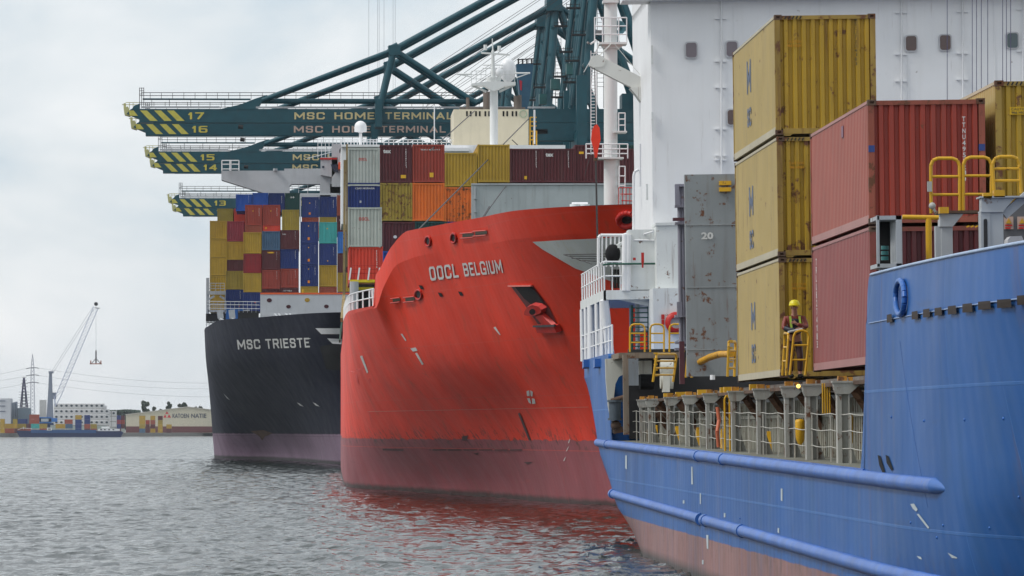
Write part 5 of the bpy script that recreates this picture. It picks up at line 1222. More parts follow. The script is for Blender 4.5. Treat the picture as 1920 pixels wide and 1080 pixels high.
for o, m1, m2_ in ((ytop,(1.55,.85),(.95,.5)),(ymid,(1.35,.75),(.75,.5)),(ylow,(1.35,.70),(.75,.5))):
    side_text(o,'M',8.0,m1[0]-.05,m1[1],1.15,blet); side_text(o,'SC',8.0,m2_[0]-.3,m2_[1]*.95,1.1,blet)
for o in (ytop, ymid, ylow):
    q = ORG[o.name]; mb = MB()
    for k, (t, zz) in enumerate((('CAUTION', 2.22), ('9ft6 HIGH', 2.12))): mb.text(t, (q.x+.30,q.y+.018,q.z+zz), (1,0,0), (0,0,1), .06, .34, .03)
    mb.build('height_warning', plain('amber_lettering', (.55,.25,.01)), o)
idcol(ytop,'MSCU7204183',1.93,2.72,.085,yd,.018)
for o in (ytop, ymid, ylow):
    q = ORG[o.name]; mb = MB()
    for i in range(5): mb.beam((q.x+.25+i*.09,q.y+.008,q.z+H-.10),(q.x+.29+i*.09,q.y+.008,q.z+H-.03),.01,.03)
    mb.build('hazard_stripe', dark, o)
Dr = 104.4
rtop = bcont(1627,187,Dr,T,'red','upper red container of the near stack, beside three yellow hoops',.35)
rlow = bcont(1630.5,424,Dr,H,'maroon','lower maroon container, right beside the worker and above the posts',.35)
y2 = bcont(1866,151,Dr,H,'yellow','yellow container at the right edge, behind the upper red one',.5)
y3 = bcont(1869,420,Dr,H,'maroon','maroon container under the right edge yellow one, behind the grey post',.4)
idcol(rtop,'TTNU4955210',1.96,2.12,.10,lett,.018)
mb = MB(); q = ORG[rlow.name]
for i, ch in enumerate('TRLU6274183'): mb.text(ch, (q.x+.008,q.y+11.35,q.z+2.45-i*.19), (0,-1,0), (0,0,1), .15, .22, .04)
mb.build('identification_number', lett, rlow)
mb = MB(); mb.box((q.x+1.93,q.y+.01,q.z+1.75),(q.x+2.04,q.y+.022,q.z+2.25)); mb.build('number_panel', plain('number_ground', (.45,.42,.38)), rlow); idcol(rlow,'6180',1.945,2.12,.08,dark,.008)
q = ORG[rtop.name]; bst = plain('blue_reflective', (.03,.06,.22))
for x in (.0, CW-.14): mb = MB(); mb.box((q.x+x,q.y-.006,q.z+1.5),(q.x+x+.13,q.y-.001,q.z+1.64)); mb.build('blue_sticker', bst, rtop)
mb = MB(); mb.box((q.x-.005,q.y+4.9,q.z+2.1),(q.x+.011,q.y+5.25,q.z+2.35)); mb.build('blue_sticker', plain('dull_violet', (.2,.1,.15)), rtop)
q = ORG[y2.name]; mb = MB(); mb.box((q.x+.30,q.y+.012,q.z+2.18),(q.x+.75,q.y+.028,q.z+2.34)); mb.build('yellow_plate', plain('bright_amber', (.62,.38,.01)), y2)
mb = MB()
for k, (t, zz) in enumerate((('CAUTION', 2.27), ('9ft6 HIGH', 2.20))): mb.text(t, (q.x+.33,q.y+.008,q.z+zz), (1,0,0), (0,0,1), .05, .34, .03)
mb.build('height_warning', yd, y2)
mb = MB()
for i in range(5): mb.beam((q.x+.25+i*.09,q.y+.008,q.z+H-.10),(q.x+.29+i*.09,q.y+.008,q.z+H-.03),.01,.03)
mb.build('hazard_stripe', dark, y2)
# ---- the worker between the bays
def skin(name, pts, edges, mat, parent, sub=2, root=0):
    og = ORG[parent.name]; me = bpy.data.meshes.new(name)
    me.from_pydata([tuple(Vector(p[:3])) for p in pts], edges, []); me.update()
    o = bpy.data.objects.new(name, me); COL.objects.link(o)
    md = o.modifiers.new('s', 'SKIN'); md.use_smooth_shade = True
    for i, p in enumerate(pts):
        r = p[3] if len(p) > 3 else .05; sv = me.skin_vertices[0].data[i]; sv.radius = (r, p[4] if len(p) > 4 else r); sv.use_root = (i == root)
    m3 = o.modifiers.new('u', 'SUBSURF'); m3.levels = m3.render_levels = sub
    dg = bpy.context.evaluated_depsgraph_get(); m4 = bpy.data.meshes.new_from_object(o.evaluated_get(dg)); m4.name = name
    bpy.data.objects.remove(o); m4.materials.clear(); m4.materials.append(mat)
    for p_ in m4.polygons: p_.use_smooth = True
    o = bpy.data.objects.new(name, m4); COL.objects.link(o); o.parent = parent; ORG[o.name] = og; return o
wp = XB(1491,709,118.3)
P_ = thing('person', 'worker in yellow helmet and orange overalls leaning over a yellow rail between two containers', 'person', wp, heeled=True)
sk = plain('skin', (.42,.21,.15), .5)
# metres: x right, -y towards the camera; leaning forward with folded arms resting on the rail
body = [(0,.05,.95,.13,.11),(0,0,1.15,.13,.10),(0,-.05,1.36,.16,.10),(0,-.07,1.50,.06,.06),(-.01,-.12,1.60,.07,.085),(-.01,-.13,1.70,.075,.09),
  (-.19,-.05,1.42,.055),(-.26,-.16,1.18,.045),(-.10,-.30,1.12,.038),(.06,-.33,1.16,.03),(.10,-.34,1.18,.034,.02),
  (.19,-.05,1.42,.055),(.25,-.18,1.20,.045),(.12,-.32,1.22,.038),(0,-.36,1.28,.03),(-.03,-.37,1.31,.034,.02),
  (-.09,.05,.90,.09),(-.10,-.01,.50,.06),(-.10,.03,.08,.045),(-.10,-.12,.035,.04,.03),
  (.09,.05,.90,.09),(.12,-.04,.50,.06),(.12,0,.08,.045),(.12,-.15,.035,.04,.03)]
ed = [(0,1),(1,2),(2,3),(3,4),(4,5),(2,6),(6,7),(7,8),(8,9),(9,10),(2,11),(11,12),(12,13),(13,14),(14,15),(0,16),(16,17),(17,18),(18,19),(0,20),(20,21),(21,22),(22,23)]
for hb, dirn in ((10, 1), (15, -1)):
    hx, hy, hz = body[hb][:3]; b0 = len(body)
    for k in range(4):
        L1 = (.035,.042,.04,.03)[k]; oz = .024-.016*k
        body += [(hx+dirn*.03, hy-.008, hz+oz, .010), (hx+dirn*(.03+L1), hy-.018, hz+oz-.006, .0085), (hx+dirn*(.03+L1*1.5), hy-.0, hz+oz-.018, .0075)]
        a = len(body)-3; ed += [(hb, a),(a, a+1),(a+1, a+2)]
    body += [(hx+dirn*.0, hy-.01, hz+.035, .011), (hx+dirn*.03, hy-.025, hz+.055, .009)]; a = len(body)-2; ed += [(hb, a),(a, a+1)]
skin('body', body, ed, sk, P_)
ora = plain('hi_vis_orange', (.20,.03,.018)); navy = plain('dark_navy_cloth', (.012,.016,.03)); lime = plain('lime_reflective', (.42,.62,.08))
jk = [(0,.04,.98,.18,.14),(0,0,1.15,.17,.135),(0,-.05,1.36,.195,.13),(0,-.07,1.47,.09,.085),(-.21,-.05,1.41,.075),(-.28,-.16,1.18,.065),(-.12,-.30,1.12,.055),(.0,-.33,1.15,.048),(.21,-.05,1.41,.075),(.27,-.18,1.20,.065),(.14,-.32,1.22,.055),(.03,-.36,1.27,.048)]
skin('jacket', jk, [(0,1),(1,2),(2,3),(2,4),(4,5),(5,6),(6,7),(2,8),(8,9),(9,10),(10,11)], ora, P_)
skin('safety_vest', [(0,.03,1.0,.192,.155),(0,0,1.18,.182,.148),(0,-.05,1.37,.185,.146),(0,-.06,1.44,.11,.11)], [(0,1),(1,2),(2,3)], navy, P_)
skin('sleeve', [(-.27,-.16,1.19,.072),(-.12,-.31,1.12,.064),(.0,-.345,1.145,.055)], [(0,1),(1,2)], navy, P_)
mb = MB()
for sx in (-.12, .1): mb.beam(wp+Vector((sx,-.19,1.46)), wp+Vector((sx+.03,-.21,1.16)), .05, .02, (0,-1,0))
mb.build('reflective_strip', lime, P_)
skin('trousers', [(0,.05,.98,.17,.13),(-.09,.04,.82,.10),(-.10,-.01,.50,.08),(-.10,.03,.14,.07),(.09,.04,.82,.10),(.12,-.04,.50,.08),(.12,0,.14,.07)], [(0,1),(1,2),(2,3),(0,4),(4,5),(5,6)], plain('dark_overall', (.05,.018,.018)), P_)
mb = MB(); 
for sx, y in ((-.10,0),(.12,-.03)): mb.ball(wp+Vector((sx,y-.05,.05)), .07, 12, 8, .8); mb.ball(wp+Vector((sx,y-.13,.04)), .05, 10, 6, .8)
mb.build('boot', blk, P_)
hc = wp+Vector((-.01,-.14,1.71))
mb = MB(); mb.lathe(hc+Vector((0,0,.14)), hc, [(0,.0),(.01,.06),(.045,.105),(.10,.125),(.135,.13),(.14,.128)], 20)
mb.add([hc+Vector((.15*math.cos(a)*(.95), .17*math.sin(a)-(.03 if math.sin(a) < 0 else 0), .0)) for a in [i*math.pi/10 for i in range(20)]], [list(range(20))])
mb.beam(hc+Vector((0,-.10,.10)), hc+Vector((0,.10,.12)), .03, .03); mb.build('helmet', plain('helmet_yellow', (.72,.62,.02), .35), P_)
mb = MB(); mb.ball(hc+Vector((0,-.095,-.055)), .016, 8, 6, 1.4)
for sx in (-.075,.075): mb.ball(hc+Vector((sx,-.0,-.05)), .018, 8, 6, 1.5)
mb.build('nose_and_ears', sk, P_)
for sx in (-.03,.03): mb = MB(); mb.ball(hc+Vector((sx,-.085,-.03)), .011, 8, 6, .7); mb.build('eye', blk, P_)
mb = MB(); mb.beam(hc+Vector((-.025,-.088,-.10)), hc+Vector((.025,-.088,-.10)), .012, .01); mb.build('mouth', plain('lips', (.25,.08,.06)), P_)
mb = MB(); a, b = XB(1478,622.5,117.6), XB(1504,617,117.9); mb.tube(a, b, .025, 8); top(mb.build('paper_roll', lett, org=tuple(a)), 'white rolled paper lying on the rail in front of the worker', 'paper', heeled=True)
for x0, x1, yt, yb, D, D2, ln in ((1467,1474,625,704,119.8,117.6,4),(1481,1510,620,703,117.2,117.2,7)):
    mb = MB(); hoop(mb, x0, x1, yt, yb, D, .03, (.33,.66), D2, ln); mb.build('yellow_hoop_rail', yel, B_)
# ================================================================ ship-to-shore cranes on the quay
# Measured on crane 17 (718 m away, 13.09 px per metre); the others are the same crane further along the quay.
CD0 = 718.0
def C(px, py, dy=0): v = W(px, py, CD0); return Vector((v.x, CD0+dy, v.z))
def make_crane():
    t = thing('gantry_crane', 'crane', 'crane', (37.8, CD0, 2.6))
    mb = MB(); zt, zb = C(0,205).z, C(0,230.5).z
    x0, x1 = C(262,0).x, 96.
    mb.box((x0,CD0-1.0,zb),(x1,CD0+1.4,zt)); mb.prism([(x0,zb),(x0,zt),(C(246,0).x,zt),(C(238,0).x,C(0,214).z),(C(262,0).x,C(0,224).z)], CD0-1.0, CD0+1.4)
    mb.box((x0+2,CD0-.9,zb-.12),(x1,CD0-.5,zb-.02)); mb.box((C(1000,0).x,CD0-1.2,zb-2.6),(x1,CD0+1.5,zb-.1))
    mb.prism([(C(x,y).x,C(x,y).z) for x,y in ((410,206),(450,197),(478,186),(500,179),(512,187),(490,193),(482,206))][::-1], CD0-1.05, CD0+1.3)
    mb.prism([(C(x,y).x,C(x,y).z) for x,y in ((247,206),(252,199),(262,195),(262,206))][::-1], CD0-1.05, CD0+1.3)
    boom = mb.build('boom', tealP, t)
    mb = MB(); mb.box((C(265,0).x,CD0-1.06,C(0,203.5).z),(C(412,0).x,CD0-.9,C(0,200.0).z)); mb.box((C(480,0).x,CD0-1.06,C(0,204).z),(C(1040,0).x,CD0-.9,C(0,200.5).z)); mb.build('walkway', greyL, boom)
    mb = MB()
    for x in (262,292,322,254): pass
    for x in (262,288.5,312.5):
        mb.add([C(x+1,208,-1.04),C(x+14,208,-1.04),C(x+34,227.5,-1.04),C(x+20,227.5,-1.04)], [(0,1,2,3)])
        pass
    mb.add([C(242,208,-1.04),C(251,208,-1.04),C(259,218,-1.04),C(244,218,-1.04)], [(0,1,2,3)])
    mb.build('warning_stripe', plain('stripe_yellow', (.56,.50,.09)), boom)
    py_ = paint('pale_yellow_paint', (.50,.48,.22), .5, .1, .4)
    mb = MB(); mb.box(C(232,203,-.6), C(236,194,.8)); mb.prism([(C(x,y).x,C(x,y).z) for x,y in ((232,203),(240,200),(245,210),(244,219),(234,216))][::-1], CD0-.8, CD0+1.2); mb.beam(C(229,196), C(234,197), .4, .1)
    for y in (193,197): mb.tube(C(236,y,-.9), C(262,y,-.9), .05, 5)
    for x in (243,250): mb.tube(C(x,193,-.9), C(x,205,-.9), .05, 5)
    mb.build('end_buffer', py_, boom)
    mb = MB()
    for y, a, b in ((174.5,265,900),(180,262,900),(193,262,470),(196,262,470)): mb.tube(C(a,y,-.9), C(b,y,-.9), .06, 4)
    for y in (166,171,177): mb.tube(C(262,y,-.9), C(270,y,-.9), .05, 4)
    for x in (262,266,270): mb.tube(C(x,165,-.9), C(x,204,-.9), .06, 4)
    for i, x in enumerate(range(282,900,21)): mb.tube(C(x,174,-.9), C(x,187,-.9), .045, 4); mb.tube(C(x+7,192 if x < 470 else 196,-.9), C(x+7,203,-.9), .045, 4)
    for x in (285,318,358,422): mb.tube(C(x,187,-.9), C(x,203,-.9), .05, 4)
    mb.build('boom_railing', dark, boom)
    mb = MB(); mb.tube(C(268,186.5,-.8), C(470,187,-.8), .13, 6); mb.tube(C(490,190,-.5), C(900,191,-.5), .38, 8); mb.build('boom_pipe', tealP, boom)
    st = MB()
    for dy in (-2.6, 2.6):
        n = C(738,96,dy)
        st.tube(C(492,189,dy*.4), n, .36, 8); st.tube(n, C(712,206,dy), .5, 8, .42)
        st.tube(n, C(892,196,dy), .42, 8); st.tube(n, C(1118,-112,dy), .45, 8)
        st.tube(C(1118,-112,dy), C(1560,206,dy), .42, 8)
    o = st.build('forestay', tealP, t)
    mb = MB()
    for dy in (-2.6,2.6): mb.box(C(728,106,dy-.5), C(750,88,dy+.5)); mb.tube(C(728,94,dy), C(745,86,dy), .35, 8)
    mb.box(C(703,240,-3), C(716,188,3)); mb.build('stay_joint', tealP, t)
    mb = MB()
    for dy in (-5.5, 5.5):
        mb.tube(C(1118,-112,dy*.45), C(1094,200,dy), .68, 12); mb.tube(C(1108,-112,dy*.45), C(1072,200,dy*.6), .34, 8)
        mb.tube(C(1125,-112,dy*.45), C(1235,206,dy), .45, 8)
    mb.box(C(1098,-95,-4), C(1132,-125,4))
    for y in (-60, 0, 60, 120): mb.tube(C(1115-(y+112)*.077,y,-4.2), C(1115-(y+112)*.077,y,4.2), .3, 8)
    mb.build('apex_frame', tealP, t)
    mb = MB()
    for dy in (-9, 9): mb.box((37.0,CD0+dy-.8,2.6),(38.5,CD0+dy+.8,C(0,150).z)); mb.box((67,CD0+dy-.8,2.6),(68.6,CD0+dy+.8,zb)); mb.box((36.2,CD0+dy-1,2.6),(69.5,CD0+dy+1,4.4)); mb.box((38.5,CD0+dy-.7,zb-5.5),(67,CD0+dy+.7,zb-3.2))
    mb.box((37.1,CD0-8,zb-3.4),(38.4,CD0+8,zb-1.6)); mb.box((67.1,CD0-8,zb-3.4),(68.4,CD0+8,zb-1.6)); mb.beam((38.4,CD0,zb-7),(43,CD0,zb-2),1,1)
    mb.build('leg', tealP, t)
    mb = MB(); mb.box((46,CD0-3.2,zt+.1),(60,CD0+3.2,zt+4.2)); mb.build('machinery_house', tealP, t)
    mb = MB()
    for i in range(26): z = C(0,165-i*8).z; mb.tube((40.3,CD0-3,z),(41.2,CD0-3,z),.04,4); 
    mb.tube((40.3,CD0-3,zt),(40.3,CD0-3,C(0,-40).z),.05,4); mb.tube((41.2,CD0-3,zt),(41.2,CD0-3,C(0,-40).z),.05,4)
    for x, y in ((1068,118),(1064,158),(1080,70),(1070,20)):
        for k in (0,5): mb.tube(C(x-12,y-k,-6), C(x+14,y-k,-6), .05, 4)
        for k in (-12,-4,4,12): mb.tube(C(x+k,y-8,-6), C(x+k,y+1,-6), .05, 4)
        mb.box(C(x-12,y+1,-6.5), C(x+14,y+3,-5))
    mb.build('access_ladder', dark, t)
    mb = MB(); mb.box(C(1058,145,-6), C(1070,124,-4)); mb.box(C(1030,172,-5), C(1044,152,-3)); mb.build('electric_cabin', paint('cabin_teal', (.02,.10,.10), .4), t)
    mb = MB()
    for dx in (0, 9, 40, 52):                       # hoist and luffing ropes
        mb.tube(C(760+dx,160+dx*.2,0), C(1112,-70+dx*.4,0), .045, 4)
    mb.build('luffing_rope', rope, t)
    mb = MB(); mb.box(C(882,250,-1.5), C(905,242,1.5)); mb.box(C(1000,252,-1.2), C(1026,243,1.2)); mb.tube(C(447,238,-1), C(456,239,-1), .3, 6); mb.build('trolley', dark, t)
    return t
cp = make_crane()
LB = {17:'frontmost teal gantry crane, its boom numbered 17 above the cargo', 16:'teal gantry crane numbered 16, boom with pinkish letters directly under boom 17', 15:'teal gantry crane numbered 15, top of the middle pair of booms',
      14:'teal gantry crane numbered 14, lower boom of the middle pair above the white wing', 13:'teal gantry crane numbered 13, upper boom of the lowest pair', 12:'farthest teal gantry crane, striped boom tip directly below the boom numbered 13'}
cym = plain('crane_letter_yellow', (.60,.50,.08)); cpk = plain('crane_letter_pink', (.55,.40,.33)); crm_ = plain('crane_letter_cream', (.60,.50,.25))
CR = {17: cp}
for num in (16,15,14,13,12): CR[num] = copy_tree(cp)
for num, D in ((17,718),(16,750),(15,827),(14,859),(13,994),(12,1032)):
    o = CR[num]
    o.location = (37.8-.0065*(D-CD0), D, 2.6); o['label'] = LB[num]; o['group'] = 'gantry cranes along the quay'
    sh = Vector((-.0, 0, 0)); z0, z1 = C(0,224.5).z, C(0,211.5).z
    bm_ = [c for c in o.children if c.name.startswith('boom')][0]
    ORG[bm_.name] = ORG[o.name]
    mb = MB(); v, f, wd = text2d(str(num), .05); mb.text(str(num), (C(353,0).x,CD0-1.06,z0), (1,0,0), (0,0,1), z1-z0, C(383,0).x-C(353,0).x, .05); mb.build('crane_number', cym, bm_)
    if num < 12.5: continue
    for wtx, a, b in (('MSC',552,609),('HOME',627,702),('TERMINAL',722,849)):
        mb = MB(); mb.text(wtx, (C(a,0).x,CD0-1.06,z0), (1,0,0), (0,0,1), z1-z0, C(b,0).x-C(a,0).x, .05); mb.build('terminal_lettering', cpk if num in (16,) else crm_, bm_)
# hoist ropes hanging far above the basin, seen as pale verticals
mb = MB()
for px in (691.5,708,711,720,737,741): mb.tube(W(px,-140,995), W(px,196,995), .045, 4)
top(mb.build('hoist_rope', wireL, org=tuple(W(691.5,196,995))), 'group of thin vertical ropes hanging in the sky left of the crane stays', 'rope')
mb = MB(); d = 1000
# ================================================================ the far shore
def G(px, h=0): D = SD(px)+25; v = W(px, HY, D); return Vector((v.x, D, 2.2+h))
def kp(px): return F/(SD(px)+25)
def farbox(px, k, c, h, w_, d, lab, grp, nm='shipping_container', cat='container'):
    g = G(px); mb = MB(); z = g.z+k*(h+.05)
    mb.box((g.x,g.y,z),(g.x+w_,g.y+d,z+h)); 
    for x in (g.x, g.x+w_-.15): mb.box((x,g.y-.04,z),(x+.15,g.y,z+h))
    o = mb.build(nm, cmat(c, .1), org=(g.x,g.y,z)); props(o, lab, cat, grp); return o
FG = 'coloured containers on the far quay'
ST = [(0,10,['orange','yellow','yellow'],2.4,'first stack from the left'), (7.5,16,['scarlet','yellow'],5.6,'second stack from the left'), (24,8,['maroon','yellow','olive'],2.4,'third stack from the left'),
      (30,8,['brick','olive'],5.6,'low stack before the short lattice tower'), (33,12,['brick','maroon','navy'],5.6,'stack under the short lattice tower'), (44,8,['red','maroon'],4,'low stack right of the short lattice tower'), (55,12,['grey','teal','scarlet','brick'],5.6,'stack right of the tower foot'),
      (70,10,['brick','olive'],5.6,'low stack left of the blue crane base'), (104,9,['grey','yellow'],5.6,'low stack right of the blue crane base'), (121,15,['grey','slate','scarlet'],4.7,'stack left of the navy pile'),
      (141,12,['navy','navy','navy','yellow'],3.6,'navy pile with yellow on top'), (158,11,['crimson','scarlet','navy','navy'],3.4,'pile with reds under navy'), (170,12,['scarlet','olive'],3.6,'low stack next to the white block'),
      (219,5,['maroon','navy','pink','navy'],2.4,'dark pile left of the warehouse'),(226,6,['white','maroon','red','maroon'],2.4,'mixed pile left of the warehouse'),
      (261,12,['slate','olive','yellow','yellow'],3.6,'leftmost stack before the warehouse'), (273,4,['maroon','maroon','red'],2.4,'narrow stack beside it before the warehouse'), (282,9,['yellow','maroon','brick','orange'],2.9,'second stack before the warehouse'), (296,10,['yellow','yellow','olive','crimson'],2.9,'stack left of the red emblem'),
      (312,10,['maroon','orange'],3.2,'low stack under the red emblem'), (355,12,['red','crimson','red','maroon'],3.2,'stack left of the last one before the warehouse'), (373,11,['maroon','yellow','olive'],3.0,'last stack before the warehouse')]
for px, wpx, cols, w_, wh in ST:
    cols = [{'scarlet':'brick','orange':'yellow','crimson':'maroon'}.get(c, c) for c in cols]
    for k, c in enumerate(cols):
        same = cols.count(c) > 1; n = cols[:k+1].count(c)
        farbox(px, k, c, 2.6, w_, 2.4 if w_ > 4 else 6, f'small {cname(c)} container{(" "+ORD[k]+" level up") if same else ""}, {wh}', FG)
# white reefer stacks with dark fans, staggered
wr = plain('reefer_white', (.60,.60,.60)); fanm = plain('fan_dark', (.03,.045,.06)); dk_line = plain('shadow_strip_dark', (.16,.13,.12))
rm = MB(); rm.box((0,0,0),(2.95,8,2.75)); 
def reefer(px, k, z, D, lab, fan=True):
    v = W(px, HY, D); mb = MB(); mb.box((v.x,D,z),(v.x+3.0,D+8,z+2.9)); o = mb.build('reefer_container', wr, org=(v.x,D,z)); props(o, lab, 'container', 'white refrigerated containers across the water')
    mb = MB()
    for q in range(1): mb.box((v.x,D-.05,z-.22),(v.x+3.0,D,z))
    mb.build('shadow_strip', dk_line, o)  # dark strip painted in as the shadow line under each box
    if fan: mb = MB(); mb.disc((v.x+1.5, z+1.7), .78, D-.12, D, 10, .62); mb.build('cooling_fan', fanm, o)
D = 2990; kx = F/D; px0 = 97
for r in range(4):
    for i in range(11 if r else 10):
        if r == 0 and i in (1,2,3): pass
        z = 2.2+3.3*(3-r)+4.6
        reefer(px0+4+i*9.45, r, z, D, f'small white refrigerated container, {ORD[i]} from the left in the {ORD[r]} row from the top')
for r, n, p0 in ((0,1,187),(1,2,197),(2,2,197),(3,2,197)):
    for i in range(n): reefer(p0+3+i*8.5, r, 2.2+3.3*(3-r)+3.6, D+30, f'white refrigerated container in the lower end pile, {ORD[r]} row, number {("one","two")[i]} from the left', r < 2)
mb = MB(); mb.box(W(97,815,D+.5), W(201,807,D+.5)+Vector((0,8,0))); mb.box(W(74,815,D+20), W(86,750,D+20)+Vector((0,8,0)))
top(mb.build('rack_building', plain('rack_white', (.5,.5,.49)), org=tuple(W(97,815,D))), 'pale rack under the rows of white refrigerated containers', 'rack')
mb = MB(); 
mb.box(W(0,815,D), W(20,747,D)+Vector((0,20,0))); b0 = mb.build('warehouse_block', plain('block_pale', (.50,.52,.56)), org=tuple(W(0,815,D)))
m2 = MB()
for y in (751.5,761,771): m2.box(W(-2,y+1,D-.3), W(10,y-.6,D-.3)+Vector((0,.2,0)))
m2.build('window_band', plain('block_band', (.12,.14,.2)), b0); props(b0, 'pale storage block with dark bands at the left edge', 'building')
mb = MB()
for x in (21,25,29): mb.box(W(x,815,D+10), W(x+3.2,755-(x%3),D+10)+Vector((0,5,0)))
top(mb.build('silo_block', plain('silo_blue_grey', (.25,.29,.36)), org=tuple(W(21,815,D+10))), 'blue grey upright stacks between the storage block and the short lattice tower', 'stack')
mb = MB(); mb.box(W(32,815,D+5), W(60,787,D+5)+Vector((0,9,0))); mb.box(W(33,787,D+6), W(57,765,D+6)+Vector((0,9,0)))
top(mb.build('plant_building', plain('plant_blue_grey', (.12,.16,.2)), org=tuple(W(32,815,D+5))), 'dark blue grey plant building at the foot of the short lattice tower', 'building')
# short lattice tower with stacked platforms
tm = plain('tower_violet', (.09,.08,.16)); D2 = 3010
t = thing('lattice_tower', 'short dark violet lattice tower with many platforms, left of the pylon', 'tower', tuple(W(45,815,D2)))
mb = MB()
for sx in (-1,1): mb.tube(W(45+sx*10,790,D2), W(45+sx*.8,708,D2), .45, 4); mb.tube(W(45+sx*6,790,D2+3), W(45+sx*.4,708,D2+3), .45, 4)
for i in range(14):
    y0 = 790-i*5.8; y1 = y0-5.8; h0 = 10-9.2*(790-y0)/82; h1 = 10-9.2*(790-y1)/82
    mb.tube(W(45-h0,y0,D2), W(45+h1,y1,D2), .25, 4); mb.tube(W(45+h0,y0,D2), W(45-h1,y1,D2), .25, 4)
mb.build('mast', tm, t)
mb = MB()
for y, h in [(708,3.5),(713,4.5),(719,6),(725,6),(735,9.5),(740,10),(745,11),(750,9.5),(756,11.5),(761,12)]: mb.box(W(45-h,y+.3,D2-1), W(45+h,y-.3,D2-1)+Vector((0,5,0)))
mb.build('platform', plain('platform_grey', (.12,.13,.17)), t)
# pylon and power lines
t = thing('power_pylon', 'tall thin pale power pylon with three cross arms behind the lattice tower', 'pylon', tuple(W(61,815,3600)))
D3 = 3600; mb = MB(); pm = plain('pylon_grey', (.36,.37,.44))
for sx in (-1,1): mb.tube(W(61+sx*5,815,D3), W(61+sx*2.8,690,D3), .32, 4); mb.tube(W(61+sx*2.8,690,D3), W(61,664,D3), .28, 4)
for i in range(22):
    y0 = 812-i*6.6; y1 = y0-6.6; h0 = 5-(815-y0)*.0175; h1 = 5-(815-y1)*.0175
    if y1 > 668: mb.tube(W(61-h0,y0,D3), W(61+h1,y1,D3), .18, 4); mb.tube(W(61+h0,y0,D3), W(61-h1,y1,D3), .18, 4)
mb.build('lattice', pm, t)
mb = MB()
for y in (690,703.5,717.5): mb.path([W(49,y+1.5,D3), W(55,y,D3), W(67,y-.6,D3), W(73,y+.6,D3)], .4, 4)
mb.build('cross_arm', plain('arm_grey', (.16,.17,.20)), t)
def cable(a, b, sag, D): 
    P = []
    for i in range(15): u = i/14; P.append(W(a[0]+(b[0]-a[0])*u, a[1]+(b[1]-a[1])*u+sag*4*u*(1-u), D))
    return P
mb = MB()
for (a, b, s_) in (((49,691),(-60,709),2),((73,690),(440,718),9),((49,705),(-60,720),2),((73,704),(440,728),9),((49,719),(-60,735),2),((73,718),(440,744),8)):
    mb.path(cable(a, b, s_, D3), .14, 4)
top(mb.build('power_line', plain('power_wire', (.5,.51,.54)), org=tuple(W(61,700,D3))), 'thin sagging power lines strung from the tall pylon across the sky', 'power line')
# mobile harbour crane
D4 = 2880; hx = thing('harbour_crane', 'blue and grey mobile harbour crane with a long pale lattice boom across the water', 'crane', tuple(W(90,812,D4)))
cb = plain('harbour_crane_blue', (.03,.17,.52)); cg = plain('harbour_crane_grey', (.22,.25,.32)); cl = plain('boom_pale_blue', (.42,.46,.60))
mb = MB(); mb.box(W(66,791,D4), W(107,784,D4)+Vector((0,5,0))); mb.box(W(70,793,D4), W(96,782,D4-1)+Vector((0,4,0))); mb.build('slewing_platform', cb, hx)
mb = MB(); mb.box(W(77,790.5,D4-1.5), W(91,785,D4-1.5)+Vector((0,.3,0))); mb.build('platform_panel', plain('panel_grey', (.4,.45,.48)), hx)
mb = MB(); mb.box(W(72,797,D4), W(100,793,D4)+Vector((0,5,0))); mb.box(W(80,806,D4+1), W(94,797,D4+1)+Vector((0,4,0))); mb.box(W(70,812,D4), W(104,806,D4)+Vector((0,6,0))); mb.build('chassis', plain('chassis_dark_blue', (.02,.05,.14)), hx)
mb = MB(); mb.prism([(W(x,y,D4).x,W(x,y,D4).z) for x,y in ((87,784),(100,784),(98,736),(97,698),(92,697),(90,736))][::-1], D4+.5, D4+4); mb.box(W(97,748,D4+1), W(105,736,D4+1)+Vector((0,3,0))); mb.box(W(91,700,D4), W(100,696,D4)+Vector((0,4,0))); mb.build('tower', cg, hx)
mb = MB(); A, B0 = (103,745), (175,576); A2, B2 = (115.5,740), (184,578)
for dy in (0,2.4):
    mb.tube(W(*A,D4+dy), W(*B0,D4+dy), .20, 5); mb.tube(W(*A2,D4+dy), W(*B2,D4+dy), .20, 5)
    n = 22
    for i in range(n):
        u = i/n; u2 = (i+1)/n; p = W(A[0]+(B0[0]-A[0])*u, A[1]+(B0[1]-A[1])*u, D4+dy); q = W(A2[0]+(B2[0]-A2[0])*u2, A2[1]+(B2[1]-A2[1])*u2, D4+dy); r_ = W(A[0]+(B0[0]-A[0])*u2, A[1]+(B0[1]-A[1])*u2, D4+dy)
        mb.tube(p, q, .11, 4); mb.tube(q, r_, .11, 4)
mb.tube(W(104,762,D4), W(101,742,D4), .3, 5); mb.tube(W(104,762,D4), W(115.5,740,D4), .25, 5); mb.tube(W(104,762,D4), W(103,745,D4), .25, 5)
mb.build('lattice_boom', cl, hx)
mb = MB(); mb.disc((W(180,570,D4).x, W(180,570,D4).z), 1.1, D4-.5, D4+2, 12); mb.tube(W(178,577,D4), W(187,578,D4), .2, 5); mb.build('head_sheave', dark, hx)
mb = MB()
for a, b in (((96,698),(175,574)),((100,698),(177,578))): mb.tube(W(*a,D4+1), W(*b,D4+1), .10, 4)
mb.tube(W(180,574,D4), W(180,658,D4), .09, 4); mb.build('crane_rope', plain('rope_pale', (.30,.32,.38)), hx)
sp = thing('spreader', 'small orange spreader hanging from the far harbour crane boom', 'spreader', tuple(W(180,680,D4)))
